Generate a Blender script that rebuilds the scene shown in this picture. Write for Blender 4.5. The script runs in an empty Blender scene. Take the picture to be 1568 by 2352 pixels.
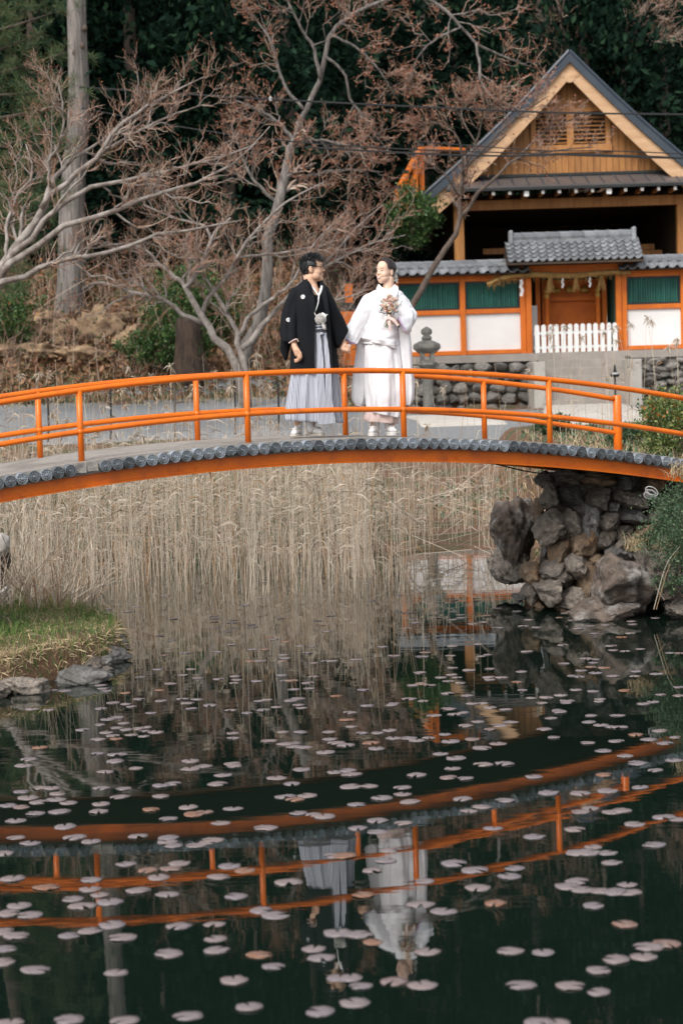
import bpy, bmesh, math, random
import numpy as np
from mathutils import Vector, Matrix, noise as mnoise

random.seed(7)
rng = np.random.default_rng(11)
R = math.radians
SC = bpy.context.scene
COL = SC.collection

# ------------------------------------------------------------------ camera
CAM_H = 2.3
FPX, CX, CY = 4600.0, 784.0, 1176.0          # focal length and centre, in a 1568 x 2352 picture
PITCH, ROLL = R(3.80), R(1.72)
cam = bpy.data.cameras.new('camera')
cam.sensor_fit = 'VERTICAL'
cam.sensor_height = 36.0
cam.sensor_width = 24.0
cam.lens = FPX / 2352.0 * 36.0
cam.clip_start, cam.clip_end = 0.1, 600.0
cam.dof.use_dof = True
cam.dof.focus_distance = 18.7
cam.dof.aperture_fstop = 3.2
cam_o = bpy.data.objects.new('camera', cam)
COL.objects.link(cam_o)
CAM_R = Matrix.Rotation(R(90) - PITCH, 3, 'X') @ Matrix.Rotation(-ROLL, 3, 'Z')
cam_o.matrix_world = Matrix.Translation((0, 0, CAM_H)) @ CAM_R.to_4x4()
SC.camera = cam_o

# ------------------------------------------------------------------ sky, sun, exposure (soft overcast)
SUN_EL, SUN_AZ = R(46), R(212)                # high, behind the camera and to its left
wd = bpy.data.worlds.new('World')
SC.world = wd
wd.use_nodes = True
wn, wl = wd.node_tree.nodes, wd.node_tree.links
wn.clear()
sky = wn.new('ShaderNodeTexSky')
sky.sky_type = 'NISHITA'
sky.sun_disc = False
sky.sun_elevation, sky.sun_rotation = SUN_EL, SUN_AZ
sky.air_density, sky.dust_density, sky.ozone_density = 1.0, 3.0, 1.0
hs = wn.new('ShaderNodeHueSaturation')
hs.inputs['Saturation'].default_value = 0.28  # cloud cover takes the blue out of the whole sky
bg = wn.new('ShaderNodeBackground')
bg.inputs['Strength'].default_value = 0.15
wo = wn.new('ShaderNodeOutputWorld')
wl.new(sky.outputs[0], hs.inputs['Color'])
wl.new(hs.outputs[0], bg.inputs['Color'])
wl.new(bg.outputs[0], wo.inputs['Surface'])
sun = bpy.data.lights.new('sun', 'SUN')
sun.energy = 1.35
sun.angle = R(25)
sun.color = (1.0, 0.97, 0.93)
sun_o = bpy.data.objects.new('sun', sun)
COL.objects.link(sun_o)
_sd = Vector((math.cos(SUN_EL) * math.sin(SUN_AZ), math.cos(SUN_EL) * math.cos(SUN_AZ), math.sin(SUN_EL)))
sun_o.rotation_euler = _sd.to_track_quat('Z', 'Y').to_euler()
sun_o.location = (0, -10, 40)
SC.view_settings.view_transform = 'Standard'
SC.view_settings.look = 'None'
SC.view_settings.gamma = 1.0
SC.view_settings.use_curve_mapping = False
SC.view_settings.exposure = 0.68
SC.render.engine = 'CYCLES'
SC.cycles.max_bounces = 6
SC.cycles.diffuse_bounces = 3
SC.cycles.glossy_bounces = 3
SC.cycles.transparent_max_bounces = 8
SC.cycles.use_denoising = True

# ------------------------------------------------------------------ helpers
def W(x, y, D):
    """World point seen at picture position (x, y) and standing D metres in front of the camera."""
    d = CAM_R @ Vector(((x - CX) / FPX, -(y - CY) / FPX, -1.0))
    k = D / d.y
    return Vector((d.x * k, D, CAM_H + d.z * k))

def WZ(x, y, z):
    """World point seen at (x, y) that lies at height z."""
    d = CAM_R @ Vector(((x - CX) / FPX, -(y - CY) / FPX, -1.0))
    k = (z - CAM_H) / d.z
    return Vector((d.x * k, d.y * k, z))

def nrm(a):
    return a / np.maximum(np.linalg.norm(a, axis=-1, keepdims=True), 1e-9)

class MB:
    """Collects shapes; build() links them as one mesh object."""
    def __init__(s):
        s.v, s.f, s.uv, s.n = [], [], [], 0
    def add(s, v, f, uv=None):
        v = np.asarray(v, float).reshape(-1, 3)
        if isinstance(f, np.ndarray):
            f = f.tolist()
        b = s.n
        s.f += [tuple(i + b for i in q) for q in f]
        s.v.append(v)
        s.uv.append(np.zeros((len(v), 2)) if uv is None else np.asarray(uv, float))
        s.n += len(v)
        return s
    def box(s, c, sz, M=None, top=1.0):
        hx, hy, hz = sz[0] / 2, sz[1] / 2, sz[2] / 2
        v = [(-hx, -hy, -hz), (hx, -hy, -hz), (hx, hy, -hz), (-hx, hy, -hz),
             (-hx * top, -hy * top, hz), (hx * top, -hy * top, hz), (hx * top, hy * top, hz), (-hx * top, hy * top, hz)]
        v = [Vector(p) for p in v]
        if M is not None:
            v = [M @ p for p in v]
        c = Vector(c)
        return s.add([tuple(p + c) for p in v], [(3, 2, 1, 0), (4, 5, 6, 7), (0, 1, 5, 4), (1, 2, 6, 5), (2, 3, 7, 6), (3, 0, 4, 7)])
    def hexa(s, lo, hi):
        """lo, hi: four corners each."""
        v = [tuple(p) for p in lo] + [tuple(p) for p in hi]
        return s.add(v, [(3, 2, 1, 0), (4, 5, 6, 7), (0, 1, 5, 4), (1, 2, 6, 5), (2, 3, 7, 6), (3, 0, 4, 7)])
    def tube(s, pts, rads, n=8, caps=True, flat=None):
        pts = np.array([tuple(p) for p in pts], float)
        K = len(pts)
        rads = np.full(K, rads, float) if np.isscalar(rads) else np.asarray(rads, float)
        t = np.gradient(pts, axis=0)
        t = nrm(t)
        up = np.array((0, 0, 1.0)) if abs(t[0][2]) < 0.9 else np.array((0, 1.0, 0))
        rings = []
        a = np.arange(n) * 2 * np.pi / n
        for k in range(K):
            x = np.cross(up, t[k]); x /= max(np.linalg.norm(x), 1e-9)
            y = np.cross(t[k], x)
            rings.append(pts[k] + rads[k] * (np.cos(a)[:, None] * x + np.sin(a)[:, None] * y))
        return s.rings(rings, caps)
    def rings(s, rings, caps=True, closed=True):
        K, n = len(rings), len(rings[0])
        f = []
        for k in range(K - 1):
            for i in range(n if closed else n - 1):
                j = (i + 1) % n
                f.append((k * n + i, k * n + j, (k + 1) * n + j, (k + 1) * n + i))
        if caps:
            f.append(tuple(range(n - 1, -1, -1)))
            f.append(tuple((K - 1) * n + i for i in range(n)))
        return s.add(np.concatenate(rings), f)
    def lathe(s, prof, n=16, c=(0, 0, 0), M=None):
        a = np.arange(n) * 2 * np.pi / n
        rings = []
        for r, z in prof:
            p = np.stack([r * np.cos(a), r * np.sin(a), np.full(n, z)], 1)
            if M is not None:
                p = p @ np.array(M.to_3x3()).T
            rings.append(p + np.array(tuple(c)))
        return s.rings(rings, True)
    def ball(s, c, r, n=10, m=7, M=None):
        r = (r, r, r) if np.isscalar(r) else r
        rings = []
        a = np.arange(n) * 2 * np.pi / n
        for k in range(m):
            ph = np.pi * (k + 0.5) / m
            p = np.stack([r[0] * np.sin(ph) * np.cos(a), r[1] * np.sin(ph) * np.sin(a), np.full(n, r[2] * np.cos(ph))], 1)
            if M is not None:
                p = p @ np.array(M.to_3x3()).T
            rings.append(p + np.array(tuple(c)))
        return s.rings(rings[::-1], True)
    def capsule(s, p0, r0, p1, r1, n=12):
        s.ball(p0, r0, n, 8); s.ball(p1, r1, n, 8)
        return s.tube([p0, p1], [r0 * 0.995, r1 * 0.995], n)
    def arr(s, V, F):
        """V (N,k,3) points and F faces of one piece: adds N pieces."""
        N, k = V.shape[:2]
        F = np.asarray(F)
        f = (np.arange(N) * k)[:, None, None] + F[None]
        return s.add(V.reshape(-1, 3), f.reshape(-1, F.shape[1]))
    def mesh(s, name, off=(0, 0, 0), smooth=False, uv=False):
        me = bpy.data.meshes.new(name)
        v = np.concatenate(s.v) - np.array(tuple(off))
        me.from_pydata(v.tolist(), [], s.f)
        if uv:
            U = np.concatenate(s.uv)
            lay = me.uv_layers.new(name='UVMap')
            li = np.empty(len(me.loops), dtype=np.int32)
            me.loops.foreach_get('vertex_index', li)
            lay.data.foreach_set('uv', U[li].astype(np.float32).ravel())
        if smooth:
            me.polygons.foreach_set('use_smooth', np.ones(len(me.polygons), dtype=bool))
        me.update()
        return me
    def build(s, name, mat, parent=None, smooth=False, uv=False, loc=None):
        off = parent_world(parent) if parent is not None else (loc if loc is not None else (0, 0, 0))
        o = bpy.data.objects.new(name, s.mesh(name, off, smooth, uv))
        o.data.materials.append(mat)
        COL.objects.link(o)
        if parent is not None:
            o.parent = parent
        elif loc is not None:
            o.location = loc
        return o

def parent_world(p):
    v = Vector(p.location)
    while p.parent is not None:
        p = p.parent
        v += Vector(p.location)
    return v

def tag(o, label=None, cat=None, group=None, kind=None):
    if label: o['label'] = label
    if cat: o['category'] = cat
    if group: o['group'] = group
    if kind: o['kind'] = kind
    return o

def thing(name, loc, label, cat, group=None):
    o = bpy.data.objects.new(name, None)
    o.empty_display_size = 0.1
    COL.objects.link(o)
    o.location = loc
    return tag(o, label, cat, group)

def inst(name, me, loc, parent=None, rot=(0, 0, 0), scale=(1, 1, 1)):
    o = bpy.data.objects.new(name, me)
    COL.objects.link(o)
    l = Vector(loc)
    if parent is not None:
        o.parent = parent
        l = l - parent_world(parent)
    o.location = l
    o.rotation_euler = rot
    o.scale = scale
    return o

def bevel(o, w, seg=1):
    m = o.modifiers.new('bevel', 'BEVEL'); m.width = w; m.segments = seg; m.limit_method = 'ANGLE'
    return o

# vectorised plant pieces --------------------------------------------------
def tubes_vec(mb, P, Rr, n=3):
    """P (N,K,3), Rr (N,K): N open tubes."""
    N, K = P.shape[:2]
    T = nrm(np.gradient(P, axis=1))
    up = np.array((0.31, 0.2, 0.93))
    X = nrm(np.cross(up, T)); Y = np.cross(T, X)
    a = np.arange(n) * 2 * np.pi / n
    V = P[:, :, None, :] + Rr[:, :, None, None] * (np.cos(a)[None, None, :, None] * X[:, :, None, :] + np.sin(a)[None, None, :, None] * Y[:, :, None, :])
    F = [(k * n + i, k * n + (i + 1) % n, (k + 1) * n + (i + 1) % n, (k + 1) * n + i) for k in range(K - 1) for i in range(n)]
    mb.arr(V.reshape(N, K * n, 3), F)

def leaves_vec(mb, C, D, size, width=0.5, droop=0.0, fold=0.0):
    """Rhombic leaves: C (N,3) bases, D (N,3) directions."""
    N = len(C)
    D = nrm(D)
    S = nrm(np.cross(D, nrm(rng.normal(size=(N, 3)))))
    size = np.broadcast_to(np.asarray(size, float), (N,))[:, None]
    U = np.cross(S, D)
    p0 = C
    p1 = C + D * size * 0.5 + S * size * width * 0.5 + U * size * fold
    p2 = C + D * size - np.array((0, 0, 1.0)) * size * droop
    p3 = C + D * size * 0.5 - S * size * width * 0.5 + U * size * fold
    mb.arr(np.stack([p0, p1, p2, p3], 1), [(0, 1, 2, 3)])

def children(P, Rr, m, lo, hi, ang=(25, 60), K=4, up=0.25, tmin=0.12, rk=0.55, curve=0.18, flat=None, rmin=0.003, wander=0.05):
    N, KP = P.shape[:2]
    t = rng.uniform(tmin, 1.0, (N, m)) * (KP - 1)
    i0 = np.minimum(t.astype(int), KP - 2)
    fr = (t - i0)[..., None]
    idx = np.arange(N)[:, None]
    p = P[idx, i0] * (1 - fr) + P[idx, i0 + 1] * fr
    tg = nrm(P[idx, i0 + 1] - P[idx, i0])
    r = Rr[idx, i0] * (1 - fr[..., 0]) + Rr[idx, i0 + 1] * fr[..., 0]
    q = rng.normal(size=p.shape)
    if flat is not None:
        q *= np.array(flat)
    q -= (q * tg).sum(-1, keepdims=True) * tg
    q = nrm(q)
    a = np.radians(rng.uniform(ang[0], ang[1], (N, m)))[..., None]
    d = nrm(tg * np.cos(a) + q * np.sin(a) + np.array((0, 0, up)))
    L = rng.uniform(lo, hi, (N, m)) * (1.15 - 0.6 * (t / (KP - 1)))
    cv = nrm(rng.normal(size=p.shape) + np.array((0, 0, 0.6))) * curve
    k = np.linspace(0, 1, K)
    pts = p[:, :, None, :] + L[..., None, None] * (d[:, :, None, :] * k[None, None, :, None] + cv[:, :, None, :] * (k ** 2)[None, None, :, None])
    pts[:, :, 1:, :] += rng.normal(size=pts[:, :, 1:, :].shape) * wander * L[..., None, None]
    r0 = np.maximum(r * rk, rmin)
    rr = r0[..., None] * np.linspace(1, 0.45, K)[None, None]
    return pts.reshape(N * m, K, 3), np.maximum(rr.reshape(N * m, K), rmin * 0.6)

def spline(pts, n):
    """Catmull-Rom through pts (list of tuples of any length), n samples."""
    p = np.array([tuple(q) for q in pts], float)
    p = np.vstack([2 * p[0] - p[1], p, 2 * p[-1] - p[-2]])
    m = len(p) - 3
    out = []
    for u in np.linspace(0, m, n):
        i = min(int(u), m - 1); t = u - i
        a, b, c, d = p[i], p[i + 1], p[i + 2], p[i + 3]
        out.append(0.5 * ((2 * b) + (-a + c) * t + (2 * a - 5 * b + 4 * c - d) * t * t + (-a + 3 * b - 3 * c + d) * t ** 3))
    return np.array(out)

_ico = {}
def ico(sub):
    if sub not in _ico:
        bm = bmesh.new()
        bmesh.ops.create_icosphere(bm, subdivisions=sub, radius=1.0)
        bm.verts.ensure_lookup_table()
        _ico[sub] = (np.array([v.co[:] for v in bm.verts]), [tuple(v.index for v in f.verts) for f in bm.faces])
        bm.free()
    return _ico[sub]

def rock(mb, c, size, sub=3, cuts=9, rough=0.12, seed=0, M=None, freq=1.6):
    """An angular stone: a ball cut by random planes and roughened."""
    rs = np.random.default_rng(seed)
    v, f = ico(sub)
    v = v.copy()
    for _ in range(cuts):
        n = nrm(rs.normal(size=3)); d = rs.uniform(0.55, 0.85)
        h = v @ n - d
        v -= np.where(h > 0, h, 0)[:, None] * n * 0.92
    off = rs.uniform(-50, 50, 3)
    ns = np.array([mnoise.fractal(Vector(p * freq + off), 1.0, 2.0, 4) for p in v])
    v = v * (1 + rough * ns)[:, None] * np.array(size)
    if M is not None:
        v = v @ np.array(M.to_3x3()).T
    mb.add(v + np.array(tuple(c)), f)
    return mb

# ------------------------------------------------------------------ materials
def new_mat(name):
    m = bpy.data.materials.new(name)
    m.use_nodes = True
    nt = m.node_tree
    b = nt.nodes['Principled BSDF']
    return m, nt, b

def mix_rgb(nt, fac, a, b):
    x = nt.nodes.new('ShaderNodeMix'); x.data_type = 'RGBA'
    for sock, val in ((x.inputs[0], fac), (x.inputs[6], a), (x.inputs[7], b)):
        if isinstance(val, bpy.types.NodeSocket):
            nt.links.new(val, sock)
        elif isinstance(val, (int, float)):
            sock.default_value = val
        else:
            sock.default_value = (*val, 1.0)
    return x.outputs[2]

def noise_node(nt, scale, detail=4.0, rough=0.6, vec=None, stretch=None):
    n = nt.nodes.new('ShaderNodeTexNoise')
    n.inputs['Scale'].default_value = scale
    n.inputs['Detail'].default_value = detail
    n.inputs['Roughness'].default_value = rough
    if vec is None:
        tc = nt.nodes.new('ShaderNodeTexCoord')
        vec = tc.outputs['Object']
    if stretch is not None:
        mp = nt.nodes.new('ShaderNodeMapping')
        mp.inputs['Scale'].default_value = stretch
        nt.links.new(vec, mp.inputs['Vector'])
        vec = mp.outputs[0]
    nt.links.new(vec, n.inputs['Vector'])
    return n.outputs['Fac']

def ramp(nt, fac, lo, hi):
    r = nt.nodes.new('ShaderNodeMapRange')
    r.inputs['From Min'].default_value, r.inputs['From Max'].default_value = lo, hi
    nt.links.new(fac, r.inputs['Value'])
    return r.outputs[0]

def bump(nt, b, h, strength=0.3, dist=0.02):
    bn = nt.nodes.new('ShaderNodeBump')
    bn.inputs['Strength'].default_value = strength
    bn.inputs['Distance'].default_value = dist
    nt.links.new(h, bn.inputs['Height'])
    nt.links.new(bn.outputs[0], b.inputs['Normal'])

def surf(name, c1, c2, scale=6.0, rough=0.6, bmp=0.25, bscale=None, stretch=None, lo=0.35, hi=0.65, spec=0.4, c3=None, s3=2.0, dist=0.02, obj_rand=0.0):
    """Two-tone noisy surface with fine relief; c3 adds a second, larger stain."""
    m, nt, b = new_mat(name)
    f = ramp(nt, noise_node(nt, scale, 6, 0.62, stretch=stretch), lo, hi)
    c = mix_rgb(nt, f, c1, c2)
    if c3 is not None:
        g = ramp(nt, noise_node(nt, s3, 5, 0.65), 0.5, 0.68)
        c = mix_rgb(nt, g, c, c3)
    if obj_rand:
        oi = nt.nodes.new('ShaderNodeObjectInfo')
        h = nt.nodes.new('ShaderNodeHueSaturation')
        mr = nt.nodes.new('ShaderNodeMapRange')
        mr.inputs['To Min'].default_value, mr.inputs['To Max'].default_value = 1 - obj_rand, 1 + obj_rand
        nt.links.new(oi.outputs['Random'], mr.inputs['Value'])
        nt.links.new(mr.outputs[0], h.inputs['Value'])
        nt.links.new(c, h.inputs['Color'])
        c = h.outputs[0]
    nt.links.new(c, b.inputs['Base Color'])
    b.inputs['Roughness'].default_value = rough
    b.inputs['Specular IOR Level'].default_value = spec
    if bmp:
        bump(nt, b, noise_node(nt, bscale or scale * 4, 6, 0.65, stretch=stretch), bmp, dist)
    return m

def leafy(name, c1, c2, c3=None, rough=0.55, transl=0.25, spec=0.3):
    """Every leaf (mesh island) takes its own tone."""
    m, nt, b = new_mat(name)
    g = nt.nodes.new('ShaderNodeNewGeometry')
    c = mix_rgb(nt, g.outputs['Random Per Island'], c1, c2)
    if c3 is not None:
        mt = nt.nodes.new('ShaderNodeMath'); mt.operation = 'MULTIPLY'; mt.inputs[1].default_value = 7.31
        nt.links.new(g.outputs['Random Per Island'], mt.inputs[0])
        fr = nt.nodes.new('ShaderNodeMath'); fr.operation = 'FRACT'
        nt.links.new(mt.outputs[0], fr.inputs[0])
        c = mix_rgb(nt, ramp(nt, fr.outputs[0], 0.7, 0.95), c, c3)
    nt.links.new(c, b.inputs['Base Color'])
    b.inputs['Roughness'].default_value = rough
    b.inputs['Specular IOR Level'].default_value = spec
    if transl:
        t = nt.nodes.new('ShaderNodeBsdfTranslucent')
        nt.links.new(c, t.inputs['Color'])
        mx = nt.nodes.new('ShaderNodeMixShader'); mx.inputs[0].default_value = transl
        out = nt.nodes['Material Output']
        nt.links.new(b.outputs[0], mx.inputs[1]); nt.links.new(t.outputs[0], mx.inputs[2])
        nt.links.new(mx.outputs[0], out.inputs['Surface'])
    return m

MT = {}
MT['vermilion'] = surf('vermilion_paint', (0.76, 0.165, 0.006), (0.68, 0.135, 0.006), 3.0, 0.30, 0.12, 70, c3=(0.56, 0.115, 0.014), s3=5.0)
MT['vermilion_old'] = surf('weathered_vermilion', (0.66, 0.165, 0.010), (0.54, 0.12, 0.010), 2.0, 0.6, 0.1, 30)
MT['deck'] = surf('concrete_deck', (0.33, 0.30, 0.26), (0.24, 0.22, 0.20), 9.0, 0.85, 0.3, 90, c3=(0.19, 0.175, 0.15), s3=1.6)
MT['eave_tile'] = surf('blue_grey_tile', (0.21, 0.235, 0.26), (0.10, 0.112, 0.125), 22.0, 0.5, 0.35, 70, obj_rand=0.55, c3=(0.06, 0.062, 0.058), s3=9.0)
MT['mortar'] = surf('old_mortar', (0.36, 0.33, 0.29), (0.16, 0.15, 0.14), 14.0, 0.9, 0.4, 60)
MT['roof_tile'] = surf('grey_roof_tile', (0.25, 0.26, 0.27), (0.14, 0.145, 0.155), 4.0, 0.5, 0.2, 30, obj_rand=0.3)
MT['white_wall'] = surf('white_plaster', (0.80, 0.78, 0.76), (0.74, 0.72, 0.70), 1.2, 0.8, 0.05, 30)
MT['white_paint'] = surf('white_paint', (0.82, 0.81, 0.79), (0.74, 0.73, 0.70), 3.0, 0.6, 0.1, 30)
MT['green_bar'] = surf('green_lattice', (0.036, 0.145, 0.112), (0.026, 0.095, 0.078), 2.0, 0.5, 0.1, 20)
MT['black_frame'] = surf('dark_frame', (0.012, 0.016, 0.016), (0.02, 0.025, 0.024), 3.0, 0.5, 0.0)
MT['wood'] = surf('honey_cedar', (0.40, 0.185, 0.055), (0.28, 0.115, 0.032), 1.4, 0.6, 0.15, 14, stretch=(5, 5, 0.6), obj_rand=0.16)
MT['wood_pale'] = surf('pale_cypress', (0.58, 0.375, 0.22), (0.48, 0.285, 0.15), 1.5, 0.6, 0.1, 14, stretch=(1, 4, 4))
MT['wood_dark'] = surf('shaded_dark_wood', (0.055, 0.032, 0.016), (0.03, 0.018, 0.011), 1.5, 0.7, 0.1, 10)  # brown set darker to carry the shade inside the hall
MT['metal_roof'] = surf('slate_blue_copper', (0.045, 0.058, 0.075), (0.032, 0.042, 0.056), 1.0, 0.42, 0.1, 8)
MT['metal_skirt'] = surf('brown_grey_sheet', (0.105, 0.088, 0.082), (0.085, 0.072, 0.068), 1.0, 0.5, 0.05, 8)
MT['straw'] = surf('rice_straw', (0.42, 0.26, 0.09), (0.26, 0.15, 0.05), 8.0, 0.9, 0.5, 40)
MT['gold'] = surf('gold_cap', (0.60, 0.36, 0.08), (0.45, 0.26, 0.06), 5.0, 0.35, 0.1, 20)
MT['granite'] = surf('lantern_granite', (0.20, 0.19, 0.17), (0.115, 0.11, 0.10), 9.0, 0.9, 0.4, 50, c3=(0.085, 0.085, 0.075))
MT['step_stone'] = surf('step_concrete', (0.36, 0.32, 0.28), (0.28, 0.25, 0.22), 2.0, 0.85, 0.2, 30)
MT['pillar_stone'] = surf('pale_stone', (0.42, 0.40, 0.36), (0.34, 0.32, 0.29), 2.0, 0.85, 0.2, 30)
MT['wall_stone'] = surf('field_stone', (0.24, 0.22, 0.195), (0.12, 0.115, 0.105), 3.0, 0.9, 0.5, 14, obj_rand=0.42, dist=0.05)
MT['rock'] = surf('brown_rock', (0.235, 0.20, 0.165), (0.075, 0.066, 0.057), 9.0, 0.9, 1.0, 26, c3=(0.30, 0.25, 0.20), s3=7.0, obj_rand=0.45, dist=0.05)
MT['rock_tan'] = surf('ochre_rock', (0.30, 0.215, 0.14), (0.12, 0.085, 0.06), 7.0, 0.9, 1.0, 26, c3=(0.34, 0.19, 0.09), s3=5.0, obj_rand=0.35, dist=0.05)
MT['rock_grey'] = surf('grey_lichen_rock', (0.20, 0.19, 0.175), (0.08, 0.075, 0.068), 9.0, 0.9, 1.0, 26, c3=(0.33, 0.32, 0.30), s3=6.0, obj_rand=0.3, dist=0.05)
MT['rock_green'] = surf('green_schist', (0.15, 0.185, 0.155), (0.10, 0.125, 0.105), 4.0, 0.8, 0.6, 18, dist=0.03)
MT['rock_big'] = surf('russet_boulder', (0.19, 0.145, 0.115), (0.06, 0.05, 0.042), 7.0, 0.9, 1.0, 22, c3=(0.38, 0.36, 0.33), s3=2.6, dist=0.05)
MT['bank_rock'] = surf('tan_bank_rock', (0.33, 0.23, 0.135), (0.17, 0.11, 0.065), 3.5, 0.95, 1.0, 9, c3=(0.14, 0.09, 0.06), s3=1.2, obj_rand=0.25, dist=0.06)
MT['bark_old'] = surf('old_brown_bark', (0.12, 0.08, 0.055), (0.035, 0.026, 0.02), 3.0, 0.95, 1.0, 12, stretch=(5, 5, 0.7), dist=0.08)
MT['bark_grey'] = surf('grey_cedar_bark', (0.28, 0.25, 0.225), (0.085, 0.075, 0.068), 2.0, 0.9, 0.9, 10, stretch=(6, 6, 0.5), dist=0.05)
MT['bark_pale'] = surf('pale_maple_bark', (0.33, 0.295, 0.265), (0.13, 0.105, 0.09), 5.0, 0.85, 0.4, 20)
MT['bark_brown'] = surf('brown_bark', (0.13, 0.095, 0.075), (0.06, 0.046, 0.037), 5.0, 0.9, 0.6, 20)
MT['twig'] = leafy('reddish_twig', (0.26, 0.155, 0.11), (0.44, 0.345, 0.275), (0.22, 0.095, 0.05), 0.8, 0.0)
MT['bud'] = leafy('red_bud', (0.24, 0.085, 0.045), (0.34, 0.16, 0.095), (0.16, 0.06, 0.04), 0.6, 0.15)
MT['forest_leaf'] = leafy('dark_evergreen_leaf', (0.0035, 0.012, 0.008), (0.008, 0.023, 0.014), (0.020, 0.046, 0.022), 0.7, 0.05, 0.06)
MT['pine'] = leafy('pine_needles', (0.035, 0.075, 0.030), (0.085, 0.125, 0.048), (0.13, 0.10, 0.04), 0.6, 0.1)
MT['shrub'] = leafy('glossy_shrub_leaf', (0.020, 0.065, 0.018), (0.06, 0.115, 0.03), (0.12, 0.17, 0.05), 0.45, 0.15)
MT['azalea'] = leafy('azalea_leaf', (0.035, 0.075, 0.038), (0.075, 0.125, 0.062), (0.13, 0.17, 0.09), 0.5, 0.15)
MT['azalea_light'] = leafy('yellow_green_leaf', (0.06, 0.11, 0.03), (0.15, 0.19, 0.06), (0.24, 0.24, 0.08), 0.5, 0.15)
MT['orange_leaf'] = leafy('orange_young_leaf', (0.45, 0.14, 0.03), (0.30, 0.14, 0.04), None, 0.5, 0.2)
MT['reed'] = leafy('dry_reed', (0.36, 0.295, 0.225), (0.52, 0.45, 0.36), (0.30, 0.175, 0.085), 0.85, 0.1)
MT['reed_green'] = leafy('green_reed_leaf', (0.09, 0.15, 0.07), (0.16, 0.21, 0.10), None, 0.6, 0.2)
MT['grass_green'] = leafy('green_grass', (0.055, 0.14, 0.028), (0.13, 0.20, 0.05), (0.30, 0.28, 0.11), 0.55, 0.25)
MT['grass_dry'] = leafy('dry_grass', (0.40, 0.30, 0.17), (0.55, 0.44, 0.28), (0.22, 0.15, 0.08), 0.85, 0.15)
MT['cable'] = surf('black_cable', (0.010, 0.011, 0.012), (0.014, 0.015, 0.016), 3.0, 0.5, 0.0)
MT['white_pipe'] = surf('white_hose', (0.40, 0.40, 0.39), (0.3, 0.3, 0.29), 3.0, 0.5, 0.0)
MT['porcelain'] = surf('white_porcelain', (0.42, 0.42, 0.41), (0.36, 0.36, 0.35), 3.0, 0.3, 0.0)
MT['paper'] = surf('white_paper', (0.82, 0.81, 0.80), (0.78, 0.77, 0.76), 3.0, 0.8, 0.0)
# ------------------------------------------------------------------ ground, pond
WATER = -0.065
def sstep(a, b, x):
    t = np.clip((x - a) / (b - a), 0, 1)
    return t * t * (3 - 2 * t)

def poly_sd(px, py, poly):
    """Signed distance to a polygon, positive inside."""
    d = np.full(px.shape, 1e9); ins = np.zeros(px.shape, bool)
    n = len(poly)
    for i in range(n):
        ax, ay = poly[i]; bx, by = poly[(i + 1) % n]
        ex, ey = bx - ax, by - ay
        t = np.clip(((px - ax) * ex + (py - ay) * ey) / (ex * ex + ey * ey), 0, 1)
        d = np.minimum(d, np.hypot(px - ax - t * ex, py - ay - t * ey))
        c = ((ay > py) != (by > py)) & (px < (bx - ax) * (py - ay) / (by - ay + 1e-12) + ax)
        ins ^= c
    return np.where(ins, d, -d)

LEFT_BANK = [(-9, 15.1), (-3.4, 15.4), (-2.66, 15.75), (-2.28, 16.3), (-2.03, 16.85), (-1.93, 17.5), (-1.97, 18.1), (-2.15, 18.7), (-2.55, 19.6), (-3.05, 20.6), (-3.4, 22), (-3.6, 23.5), (-9, 25)]
RIGHT_BANK = [(2.25, 21.6), (2.5, 20.9), (3.2, 20.5), (3.75, 20.35), (4.2, 19.5), (8, 19.1), (24, 18.6), (24, 42), (2.6, 42), (2.5, 27), (2.3, 23)]
FAR_BANK = [(-60, 25.5), (-6, 26.6), (-2, 27.2), (2, 26.8), (24, 26), (60, 26), (60, 190), (-60, 190)]

def ground_z(x, y):
    x = np.asarray(x, float); y = np.asarray(y, float)
    sl = poly_sd(x, y, LEFT_BANK); sr = poly_sd(x, y, RIGHT_BANK); sf = poly_sd(x, y, FAR_BANK)
    zl = -0.7 + 0.86 * sstep(-0.25, 0.12, sl) + 0.06 * sstep(0.3, 2.0, sl)
    zr = -0.7 + 1.90 * sstep(-0.10, 0.9, sr)
    zr = zr + 0.05 * sstep(0.5, 2.0, sr)
    side = sstep(-1.5, 1.8, x)
    left = np.interp(y, [26, 30, 34, 38, 52, 56, 60, 70, 80, 100, 130, 190], [-0.05, 0.2, 0.5, 0.95, 1.85, 3.6, 5.3, 8.0, 12, 23, 40, 62])
    right = np.interp(y, [26, 30, 34, 40, 46, 59.4, 59.7, 78, 90, 110, 130, 190], [-0.05, 0.03, 0.12, 0.5, 1.2, 1.25, 2.6, 2.9, 8, 22, 36, 62])
    zf = -0.7 + (left * (1 - side) + right * side + 0.7) * sstep(-0.8, 0.5, sf)
    z = np.maximum(np.maximum(zl, zr), zf)
    return z

def gz(x, y):
    return float(ground_z(np.array([x]), np.array([y]))[0])

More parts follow.
